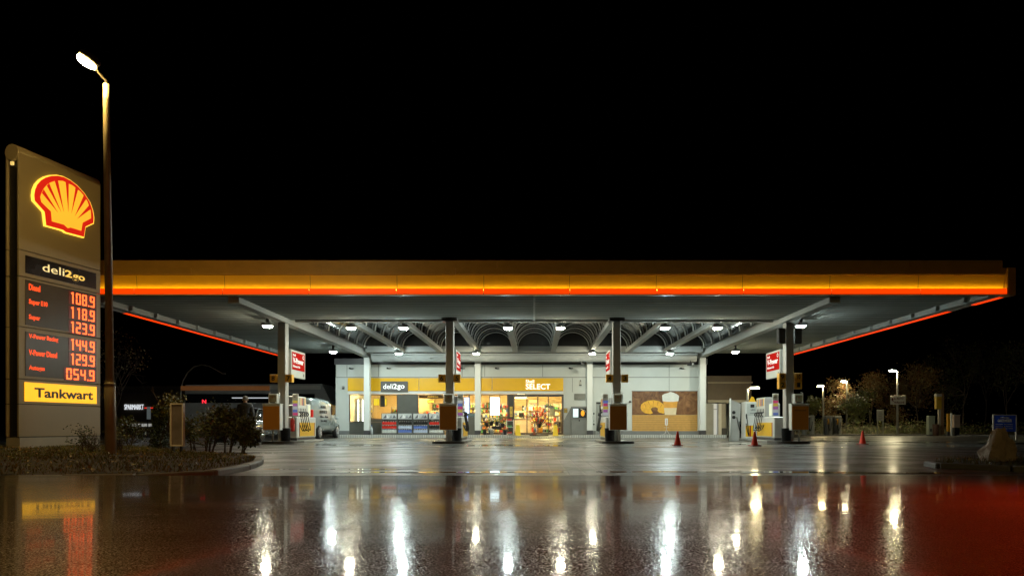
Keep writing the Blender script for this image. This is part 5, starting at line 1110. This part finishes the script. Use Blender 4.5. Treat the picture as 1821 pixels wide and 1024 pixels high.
Rr = [(.14, .1), (.13, .1), (.15, .11), (.09, .08), .055, .085, .07, .06, .045, .03, .032, .06, .045, .03, .032, .085, .06, .045, .04, .085, .06, .045, .04]
# fingers
for s_, wi in ((1, 10), (-1, 14)):
    w0 = Vector(V[wi])
    for q in range(4):
        b0 = len(V); off = (q - 1.5) * .018; ln = (.07, .08, .075, .06)[q]
        V += [tuple(w0 + Vector((-.002 * s_, off, -.045))), tuple(w0 + Vector((-.01 * s_, off, -.045 - ln * .5))), tuple(w0 + Vector((-.03 * s_, off, -.045 - ln * .9)))]
        Ed += [(wi, b0), (b0, b0 + 1), (b0 + 1, b0 + 2)]; Rr += [.01, .009, .007]
    b0 = len(V); V += [tuple(w0 + Vector((-.02 * s_, -.035, -.03))), tuple(w0 + Vector((-.03 * s_, -.045, -.06)))]; Ed += [(wi, b0), (b0, b0 + 1)]; Rr += [.011, .009]
skin_fig('body', V, Ed, Rr, skinm, per)
j = skin_fig('jacket', V[:4] + [V[4]] + [V[7], V[8], V[9], V[11], V[12], V[13], (0, 0, .82)], [(0, 1), (1, 2), (2, 3), (3, 4), (3, 5), (5, 6), (6, 7), (3, 8), (8, 9), (9, 10), (0, 11)], [(.2, .15), (.2, .15), (.22, .16), (.14, .12), .075, .1, .08, .06, .1, .08, .06, (.19, .14)], jack, per)
skin_fig('trousers', [(0, 0, .9)] + [V[15], V[16], V[17], V[19], V[20], V[21]], [(0, 1), (1, 2), (2, 3), (0, 4), (4, 5), (5, 6)], [(.16, .12), .11, .08, .075, .11, .08, .075], trou, per)
for a_, b_ in ((17, 18), (21, 22)):
    mb = MB(); p0 = Vector(V[a_]); p1 = Vector(V[b_]); c = (p0 + p1) / 2; mb.ell((c.x, c.y - .02, .05), (.055, .15, .055), shoe, 12, 8); mb.build('shoe', per)
mb = MB(); mb.ell((0, .045, 1.68), (.098, .11, .115), hairm, 16, 10); mb.build('hair', per)
mb = MB()
for sx in (-1, 1): mb.ell((sx * .03, -.055, 1.655), (.012, .008, .008), white, 8, 6); mb.ell((sx * .09, .02, 1.64), (.012, .025, .035), skinm, 8, 6)
mb.ell((0, -.065, 1.63), (.014, .02, .025), skinm, 8, 6); mb.ell((0, -.052, 1.595), (.028, .01, .008), M('lips', (.3, .1, .08), .5), 8, 6); mb.build('face', per)

# ------------------------------------------------------------------ info board on the grass
D = 14.8
t = thing('advert_frame', 'narrow framed poster stand leaning on the grass in front of the ivy tree', 'poster stand', (PX(315.5, D), D, PZ(797, D)), R(-12))
w2, z0, z1 = .165, .05, .98
mb = MB(); fr = M('frame_alloy', (.92, .88, .85), .4)
mb.box(-w2, -w2 + .03, -.03, .03, z0, z1, fr); mb.box(w2 - .03, w2, -.03, .03, z0, z1, fr); mb.box(-w2 + .03, w2 - .03, -.03, .03, z1 - .03, z1, fr); mb.box(-w2 + .03, w2 - .03, -.03, .03, z0, z0 + .03, fr); mb.build('frame', t)
mb = MB(); mb.box(-w2 + .03, w2 - .03, -.012, .012, z0 + .03, z1 - .03, M('poster_print', (.3, .27, .3), .12, vs=3, var=.5, coat=1)); mb.build('poster', t)
for sx in (-.1, .1): mb = MB(); mb.box(sx - .02, sx + .02, -.02, .02, -.15, z0, black); mb.build('leg', t)

# ------------------------------------------------------------------ trees and shrubs
def leafm(nm, col): return M(nm, col, .55, var=.35, vs=.7)
def leaf_quad(mb, c, s, m, rnd):
    u = Vector((rnd.gauss(0, 1), rnd.gauss(0, 1), rnd.gauss(0, 1))).normalized(); v = u.orthogonal().normalized() * .6
    mb.add([c - u * s, c + v * s, c + u * s, c - v * s], [[0, 1, 2, 3]], m)
def tree(name, label, loc, h, spread, seed, lms, nleaf=2200, ls=.07, trunk_r=.12, depth=4, low=.25, group=None, cat='tree', multi=1, bare=0., crown_noise=True, bk=None):
    rnd = random.Random(seed); t = thing(name, label, cat, loc, rnd.uniform(0, 6), group); mb = MB(); tips = []
    def grow(p, d, L_, r_, k):
        pts = [p]; q = p; dd = d
        for s_ in range(3):
            dd = (dd + Vector((rnd.gauss(0, .16), rnd.gauss(0, .16), rnd.gauss(0, .08)))).normalized(); q = q + dd * L_ / 3; pts.append(q)
        mb.tube(pts, [r_, r_ * .85, r_ * .75, r_ * .62], bk or bark, 6 if k < 2 else 4, caps=False)
        if k >= depth - 1: tips.extend(pts[1:])
        if k < depth:
            for c in range(rnd.choice((2, 3, 3)) if k else 4):
                nd = (dd + Vector((rnd.gauss(0, .6), rnd.gauss(0, .6), rnd.gauss(.05, .35)))).normalized(); grow(pts[rnd.choice((2, 3, 3))], nd, L_ * rnd.uniform(.6, .85), r_ * .58, k + 1)
    for m_ in range(multi):
        d0 = Vector((rnd.gauss(0, .25 if multi > 1 else .05), rnd.gauss(0, .25 if multi > 1 else .05), 1)).normalized(); grow(Vector((rnd.gauss(0, .1 * (multi > 1)), 0, -.1)), d0, h * (low + .08), trunk_r / math.sqrt(multi), 0)
    zmax = max(p.z for p in tips); rmax = max(math.hypot(p.x, p.y) for p in tips)
    sx = spread / rmax; sz = h * .95 / zmax
    for v in mb.v: v.x *= sx if v.z > 0 else 1; v.y *= sx if v.z > 0 else 1; v.z *= sz
    mb.build('trunk', t)
    cm_ = MB()
    clumps = [tips[rnd.randrange(len(tips))] for _ in range(max(12, nleaf // 45))]
    for q in range(nleaf):
        c = clumps[rnd.randrange(len(clumps))]; c = Vector((c.x * sx, c.y * sx, c.z * sz)); rr = spread * .17
        c = c + Vector((rnd.gauss(0, rr), rnd.gauss(0, rr), rnd.gauss(0, rr * .8)))
        if c.z < .15: c.z = rnd.uniform(.1, .5)
        leaf_quad(cm_, c, ls * rnd.uniform(.6, 1.3), lms[0 if rnd.random() < .55 else (1 if rnd.random() < .7 else len(lms) - 1)], rnd)
    if nleaf: cm_.build('crown', t)
    return t
l_yg = [leafm('leaf_yellowgreen', (.22, .2, .03)), leafm('leaf_green', (.09, .11, .02)), leafm('leaf_gold', (.4, .28, .04))]
l_dk = [leafm('leaf_dark', (.035, .045, .015)), leafm('leaf_green', (.09, .11, .02)), leafm('leaf_brownish', (.09, .06, .02))]
l_au = [leafm('leaf_autumn', (.24, .16, .05)), leafm('leaf_rust', (.2, .08, .03)), leafm('leaf_pale', (.34, .3, .14))]
# ivy tree behind the poster stand
iv = tree('ivy_tree', 'small tree with yellow green leaves and an ivy clad trunk on the left island', (PX(285, 17.2), 17.2, .1), 1.65, .6, 5, l_yg, 900, .035, .09, 4, .3)
rnd = random.Random(6); mb = MB()
for q in range(1500):
    z = rnd.uniform(.05, 1.1); a = rnd.uniform(0, 6.28); r_ = rnd.uniform(.1, .24) * (1.15 - z * .4); leaf_quad(mb, Vector((r_ * math.cos(a), r_ * math.sin(a), z)), .035, l_dk[q % 2], rnd)
mb.build('ivy', iv)
for k, (x, D_, h_, sp, sd, lb, n_) in enumerate(((372, 16.2, 1.0, .55, 21, 'low dark shrub directly right of the poster stand', 1500), (405, 15.6, 1.05, .6, 22, 'dark bush in the middle of the shrubs before the coach', 2000), (432, 15.2, .85, .42, 23, 'dark bush at the right tip of the island before the standing man', 1500), (345, 18.5, 1.05, .5, 24, 'leafy shrub behind the right edge of the poster stand', 1300), (230, 19.2, .9, .6, 25, 'thin leafy shrub right behind the street lamp', 900))):
    tree('bush', lb, (PX(x, D_), D_, .1), h_, sp, sd, l_dk if k != 3 else l_yg, n_, .035, .05, 3, .2, 'bushes on the grass island', 'bush', multi=4)
tree('dry_shrub', 'bare twiggy shrub in front of the price pylon', (PX(165, 13.2), 13.2, .2), .5, .42, 31, l_dk, 250, .02, .02, 4, .2, None, 'shrub', multi=6)
tree('dry_shrub', 'small dry shrub at the foot of the street lamp', (PX(205, 13.6), 13.6, .2), .35, .3, 32, l_dk, 200, .02, .015, 3, .2, None, 'shrub', multi=5)
tree('background_tree', 'bare reddish tree beyond the price pylon and street lamp', (PX(212, 40), 40, 0), 6.8, 2.2, 33, l_au, 300, .06, .14, 5, .25, None)
# right background trees
spec = [(1385 + 60, 60, 4.0, 1.5), (1480, 62, 6.2, 2.2), (1515, 58, 4.8, 2.0), (1550, 60, 6.4, 2.6), (1632, 60, 8.2, 2.8), (1600, 64, 6.8, 2.4), (1670, 62, 9.0, 2.8), (1712, 58, 10.2, 3.0), (1752, 62, 10.5, 3.2), (1790, 57, 9.6, 3.0), (1830, 60, 10.6, 3.4), (1870, 56, 9, 3)]
names = ['smallest tree right behind the vacuum units', 'leafy tree behind the leftmost far street lamp', 'leafy tree between the two left far street lamps', 'broad leafy tree left of the white info board', 'large tree behind the far street lamp with the wash sign', 'tree left behind the pole carrying the wash sign', 'tall dark tree behind the yellow topped service post', 'tall thin tree between the service post and the blue sign', 'tall dark tree directly left of the blue sign', 'tall tree behind the blue sign', 'tall reddish tree at the right edge behind the boulder', 'dark tree at the far right edge']
for k, (x, D_, h_, sp) in enumerate(spec):
    tree('background_tree', names[k], (PX(x, D_), D_, 0), h_ * .85, sp * .85, 50 + k, l_au if k in (1, 3, 4, 5, 10) else l_dk, 3000 if k < 6 else 1500, .085, .13 if k < 6 else .1, 5, .2, 'trees behind the yard at right')
rnd = random.Random(8); mb = MB()
for q in range(9000):
    x = rnd.uniform(PX(1425, 52), PX(1900, 52)); y = rnd.uniform(51.5, 56); leaf_quad(mb, Vector((x, y, abs(rnd.gauss(0, .45)) * (1 + .7 * noise.noise(Vector((x * .3, y * .3, 0)))))), .07, l_dk[q % 3], rnd)
tag(mb.build('undergrowth'), 'dark undergrowth along the back of the yard under the trees', 'undergrowth', kind='stuff')
vr = MB(); vr.add([(PX(1425, 47), 47.2, .07), (70, 47.2, .07), (70, 75, .09), (PX(1425, 47), 75, .09)], [[0, 1, 2, 3]], m_dirt); struct(vr.build('earth_bank'))
kerb([(PX(1425, 47), 47.1), (PX(1560, 47.1), 47.1), (PX(1700, 46), 46.), (PX(1900, 42), 42.)], 'kerb', 'long kerb along the back of the yard beneath the trees')
pv = MB(); pv.add([(PX(1425, 44), 44, .01), (42, 44, .01), (42, 46.9, .01), (PX(1425, 47), 46.9, .01)], [[0, 1, 2, 3]], M('gravel_strip', (.2, .19, .16), .7, bump=.6, bs=30)); struct(pv.build('footpath'))

# ------------------------------------------------------------------ far street lamps
def far_lamp(xp, xh, yh_, D_, zb, label, es, colr, shoe=True, k=0):
    X, Z = PX(xp, D_), PZ(yh_, D_); t = thing('yard_lamp', label, 'street lamp', (X, D_, zb), 0, 'far street lamps around the yard'); h = Z - zb; dx = PX(xh, D_) - X
    mb = MB(); mb.tube([(0, 0, -.1), (0, 0, h - .2), (0, 0, h)], [.09, .06, .055], M('pale_pole', (.4, .4, .36), .4, metal=.3), 12); mb.build('pole', t)
    mb = MB(); mb.tube([(0, 0, h - .03), (dx * .6, 0, h + .06)], .03, M('pale_pole'), 8); mb.build('arm', t)
    mb = MB(); mb.ell((dx, 0, h + .1), (.3, .16, .06), grey, 14, 8); hh = mb.build('lamp_head', t)
    mb = MB(); mb.ell((dx, 0, h + .045), (.25, .14, .07), E('yard_lens_%d' % k, colr, es), 14, 8); mb.build('lens', hh)
far_lamp(1464, 1459, 687, 56, 0, 'far street lamp beside the vacuum units, leftmost of the three by the trees', 420, (1, .78, .38), k=1)
far_lamp(1506, 1500.5, 679, 60, 0, 'far street lamp standing in the middle of the three by the trees', 240, (1, .88, .55), k=2)
far_lamp(1596, 1587, 660, 50, 0, 'tallest far street lamp carrying the wash sign', 900, (1, .86, .5), k=3)
far_lamp(1329.5, 1342, 690.5, 40, 0, 'street lamp glowing behind the gas dispenser at the wash hall', 500, (1, .85, .45), k=4)
t = thing('wash_sign', 'white rectangular sign with an arrow fixed to the tallest far lamp post', 'sign', (PX(1597, 49.8), 49.8, PZ(719, 49.8))); mb = MB(); mb.box(-.56, .56, -.02, .03, 0, .64, M('sign_cream', (.6, .58, .5), .4), bev=.01); mb.build('panel', t)
mb = MB(); ink = M('sign_ink', (.12, .02, .02), .5); c0 = [(-.35 + .13 * math.cos(a * .45), -.03, .38 + .13 * math.sin(a * .45)) for a in range(1, 12)]; mb.tube(c0, .02, ink, 6); mb.prism([(-.5, .38), (-.38, .5), (-.38, .26)], (0, -.021, 0), XA, ZA, .004, ink); mb.box(-.4, -.18, -.026, -.021, .36, .4, ink)
mb.text('AUTO', (-.12, -.021, .36), XA, ZA, .5, .16, ink, .03); mb.text('WÄSCHE', (-.3, -.021, .08), XA, ZA, .75, .17, ink, .03); mb.build('lettering', t)
t = thing('info_board', 'pale upright info board on two legs left of the tallest far lamp', 'info board', (PX(1565.5, 50), 50, 0)); mb = MB(); mb.box(-.25, .25, -.03, .03, PZ(748, 50), PZ(728, 50), M('board_pale', (.5, .48, .4), .5), bev=.01); mb.build('panel', t)
mb = MB(); 
for q in range(5): mb.box(-.15, .1 + .05 * (q % 2), -.034, -.0305, PZ(746 - q * 3, 50), PZ(745.4 - q * 3, 50), dgrey)
mb.build('print', t)
for sx in (-.2, .2): mb = MB(); mb.box(sx - .03, sx + .03, -.02, .02, 0, PZ(748, 50), M('pale_pole')); mb.build('leg', t)
# vacuum units
for k, (x, D_, w_) in enumerate(((1437, 48, .75), (1472, 50, .5), (1488, 51, .55))):
    t = thing('vacuum_unit', ['boxy grey vacuum unit just right of the rightmost amber bin', 'grey vacuum unit under the leftmost far street lamp', 'small yellow marked vacuum unit right of the leftmost far lamp'][k], 'vacuum', (PX(x, D_), D_, 0), 0, 'car vacuum units in the yard')
    mb = MB(); mb.box(-w_ / 2, -w_ / 2 + .2, -.2, .2, .0, 1.25, grey, bev=.03); mb.box(w_ / 2 - .2, w_ / 2, -.2, .2, 0, 1.25, M('vac_pale', (.32, .32, .28), .5), bev=.03); mb.build('cabinet', t)
    mb = MB(); mb.box(-w_ / 2, w_ / 2, -.22, .22, 1.251, 1.42, M('vac_pale'), bev=.03); mb.build('hood', t)
    mb = MB(); hose(mb, (-.1, -.24, 1.1), (.2, -.24, 1.0), .7, .03, black, 0); mb.build('hose', t)
    if k: mb = MB(); mb.box(-.12, .0, -.24, -.221, .8, 1.2, yel); mb.build('label_plate', t)
# right service cluster
D_ = 46.0
t = thing('service_box', 'pale upright box left of the brown bin in the right service group', 'cabinet', (PX(1655, D_), D_, 0)); mb = MB(); mb.box(-.22, .22, -.15, .15, .1, PZ(739, D_), M('box_greenish', (.38, .42, .3), .5), bev=.02); mb.build('case', t); mb = MB(); mb.box(-.14, .0, -.156, -.151, .3, .5, dgrey); mb.box(-.18, .18, -.15, .15, 0, .1, dgrey); mb.build('trim', t)
t = thing('litter_bin', 'round brown litter bin under the yellow headed post', 'bin', (PX(1664, D_ - .4), D_ - .4, 0)); mb = MB(); mb._lathe((0, 0, 0), [(.001, .0), (.18, .0), (.2, .75), (.21, .8), (.15, .8), (.001, .7)], M('bin_brown', (.12, .06, .035), .6), 16, True); mb.build('drum', t)
t = thing('service_post', 'tall post with a yellow head box in the right service group', 'service post', (PX(1671, D_), D_, 0)); mb = MB(); mb.box(-.1, .04, -.06, .06, 0, PZ(727, D_), M('post_pale', (.45, .4, .3), .5)); mb.box(.06, .24, -.1, .1, .1, PZ(700, D_), M('post_brown', (.28, .16, .08), .5)); mb.build('post', t)
mb = MB(); mb.box(-.3, .06, -.14, .1, PZ(727, D_), PZ(705, D_), M('head_yellow', (.6, .38, .03), .4), bev=.02); hb = mb.build('head_box', t); mb = MB(); mb.box(-.3, .06, -.14, .1, PZ(704.8, D_), PZ(700, D_), M('head_pale', (.5, .48, .4), .5)); mb.text('AIR', (-.2, -.141, PZ(711, D_)), XA, ZA, .2, .08, red, .02); mb.build('head_top', t)
t = thing('marker_post', 'slim yellow and white marker post right of the yellow headed post', 'post', (PX(1688, D_), D_, 0)); mb = MB(); mb.box(-.15, .02, -.05, .05, .3, PZ(735, D_), yel, bev=.01); mb.box(-.15, .02, -.05, .05, 0, .299, dgrey); mb.build('yellow_panel', t); mb = MB(); mb.box(.1, .18, -.05, .05, 0, PZ(734, D_), white, bev=.01); mb.build('white_post', t)
t = thing('meter_box', 'brownish meter box on a dark stand, rightmost of the service group', 'cabinet', (PX(1700, D_), D_, 0)); mb = MB(); mb.box(-.2, .22, -.12, .12, PZ(760, D_), PZ(738, D_), M('meter_beige', (.35, .26, .2), .5), bev=.02); mb.box(-.22, .24, -.14, .14, PZ(737.9, D_), PZ(737, D_), M('pale_pole')); mb.build('case', t); mb = MB(); mb.box(-.16, .18, -.1, .1, 0, PZ(760.2, D_), black); mb.build('stand', t)
# blue sign
D_ = 30.; t = thing('blue_sign', 'blue company sign with white lettering on two white posts behind the boulder', 'sign', (PX(1786.5, D_), D_, .1)); a = PX(1767, D_) - PX(1786.5, D_); z0, z1 = PZ(767, D_) - .1, PZ(738, D_) - .1
mb = MB(); mb.box(a, -a, -.02, .02, z0, z1, M('sign_blue', (.03, .09, .65), .35), bev=.004); p_ = mb.build('panel', t)
wt = M('letter_white', (.75, .75, .75), .4); mb = MB(); mb.text('AUTOMOBILE', (a * .45, -.021, z1 - .14), XA, ZA, -a * .85, .06, wt, .02); mb.text('OBERMEIER', (a * .66, -.021, z1 - .3), XA, ZA, -a * 1.3, .13, wt, .04)
for q in range(3):
    mb.text(['Neuwagen', 'Service', 'Gebrauchtwagen'][q], (a * .85, -.021, z1 - .42 - q * .09), XA, ZA, -a * .65, .045, wt, .02); mb.text(['Finanzierung', 'Leasing', 'Tel. 7700'][q], (a * .05, -.021, z1 - .42 - q * .09), XA, ZA, -a * .75, .04, wt, .02)
mb.build('lettering', p_)
for xx in (a - .02, -a + .02): mb = MB(); mb.box(xx - .02, xx + .02, -.025, .025, -.1, z1 + .02, M('post_whitewood', (.55, .52, .45), .5)); mb.build('post', t)
mb = MB(); mb.box(a, -a, -.024, .024, z1 + .001, z1 + .03, M('post_whitewood')); mb.build('rail', t)
sv = MB(); sv.add([(PX(1735, 26), 26, .05), (45, 26, .05), (45, 41.5, .06), (PX(1765, 41), 41, .06)], [[0, 1, 2, 3]], M('rough_meadow', (.05, .055, .02), .9, bump=1, bs=12, var=.4)); struct(sv.build('meadow'))
# boulder
rnd = random.Random(2)
def boulder():
    t = thing('boulder', 'pale angular boulder with a dark side on the right island', 'boulder', (PX(1776, 11.2), 11.2, .1))
    import bmesh
    bm = bmesh.new(); pts = [(-.28, -.1, -.1), (-.25, -.2, .2), (-.14, .0, .42), (-.05, -.05, .56), (.08, -.02, .53), (.17, -.08, .36), (.27, -.12, .08), (.29, .1, -.1), (0, .26, -.1), (0, -.26, -.1), (.02, .2, .4), (-.2, .2, .15), (.2, .2, .2), (-.08, -.22, .28), (.1, -.22, .12), (-.05, -.14, .42)]
    for p in pts: bm.verts.new(p)
    r_ = bmesh.ops.convex_hull(bm, input=bm.verts); 
    bmesh.ops.delete(bm, geom=[v for v in bm.verts if not v.link_faces], context='VERTS')
    bmesh.ops.triangulate(bm, faces=bm.faces); bmesh.ops.subdivide_edges(bm, edges=bm.edges, cuts=6, use_grid_fill=True)
    for v in bm.verts: v.co += Vector((1, 1, 1)) * 0 + v.co.normalized() * (.07 * noise.noise(v.co * 5) + .03 * noise.noise(v.co * 14) + .012 * noise.noise(v.co * 40))
    me = bpy.data.meshes.new('rock_mass'); bm.to_mesh(me); bm.free()
    me.materials.append(M('boulder_stone', (.42, .33, .25), .75, bump=.7, bs=25, var=.35, vs=4)); ob = bpy.data.objects.new('rock_mass', me); COL.objects.link(ob); ob.parent = t
    return t
boulder()

# ------------------------------------------------------------------ supermarket and curved lamp far left
Yf = 72.
t = thing('supermarket', 'far dark supermarket with lit window strips and a white sign at left', 'building', (PX(300, Yf), Yf, 0)); o = t.location
fx = lambda x: PX(x, Yf); fz = lambda y: PZ(y, Yf)
mb = MB(); mb.box(fx(150), fx(600), Yf, Yf + 14, 0, fz(700), M('market_wall', (.12, .1, .08), .6)); mb.build('wall', t, o)
mb = MB(); mb.box(fx(140), fx(610), Yf - .8, Yf + 14, fz(700) + .001, fz(687), M('market_roof', (.08, .07, .07), .6, bump=.5, bs=3)); mb.build('roof', t, o)
mb = MB(); mb.text('SPARMARKT', (fx(222), Yf - .05, fz(728)), XA, ZA, fx(256) - fx(222), .55, E('market_letters', (.9, .95, 1), .8), .0, .05); mb.build('sign_letters', t, o)
mb = MB(); mb.box(fx(257), fx(276), Yf - .05, Yf - .001, fz(726), fz(724), E('market_red', (1, .04, .02), .7)); mb.build('red_strip', t, o)
for k, (a, b, y0, y1, c, s_) in enumerate(((215, 270, 753, 758, (.9, .9, .85), .32), (222, 272, 771, 773.5, (1, .8, .55), .6), (335, 360, 763, 765, (1, .55, .2), .8), (262, 268, 723, 745, (.5, .6, .6), .12), (340, 420, 728, 736, (1, .75, .5), .12))):
    mb = MB(); mb.box(fx(a), fx(b), Yf - .1, Yf - .001, fz(y1), fz(y0), E('market_light_%d' % k, c, s_)); mb.build('lit_window', t, o)
for k, x in enumerate((228, 240, 252, 264)): mb = MB(); mb.box(fx(x) - .05, fx(x) + .05, Yf - .16, Yf - .101, 0.3, fz(745), dgrey); mb.build('window_post', t, o)
Dc = 55.; t = thing('arched_lamp', 'unlit slender street lamp with an arching arm beyond the coach', 'street lamp', (PX(320, Dc), Dc, 0)); 
pts = [(320, 772), (321, 715), (322, 690), (326, 676), (334, 662), (345, 652), (358, 648.5), (372, 651), (385, 658), (396, 664)]
mb = MB(); mb.tube([(PX(x, Dc) - PX(320, Dc), 0, PZ(y, Dc)) for x, y in pts], [.08, .06, .05, .045, .04, .04, .038, .035, .03, .03], M('arch_pole', (.5, .52, .5), .35, metal=.4), 10); mb.build('pole', t)
mb = MB(); mb.ell((PX(398, Dc) - PX(320, Dc), 0, PZ(664.3, Dc)), (.2, .1, .04), M('arch_pole'), 12, 6); mb.build('lamp_head', t)
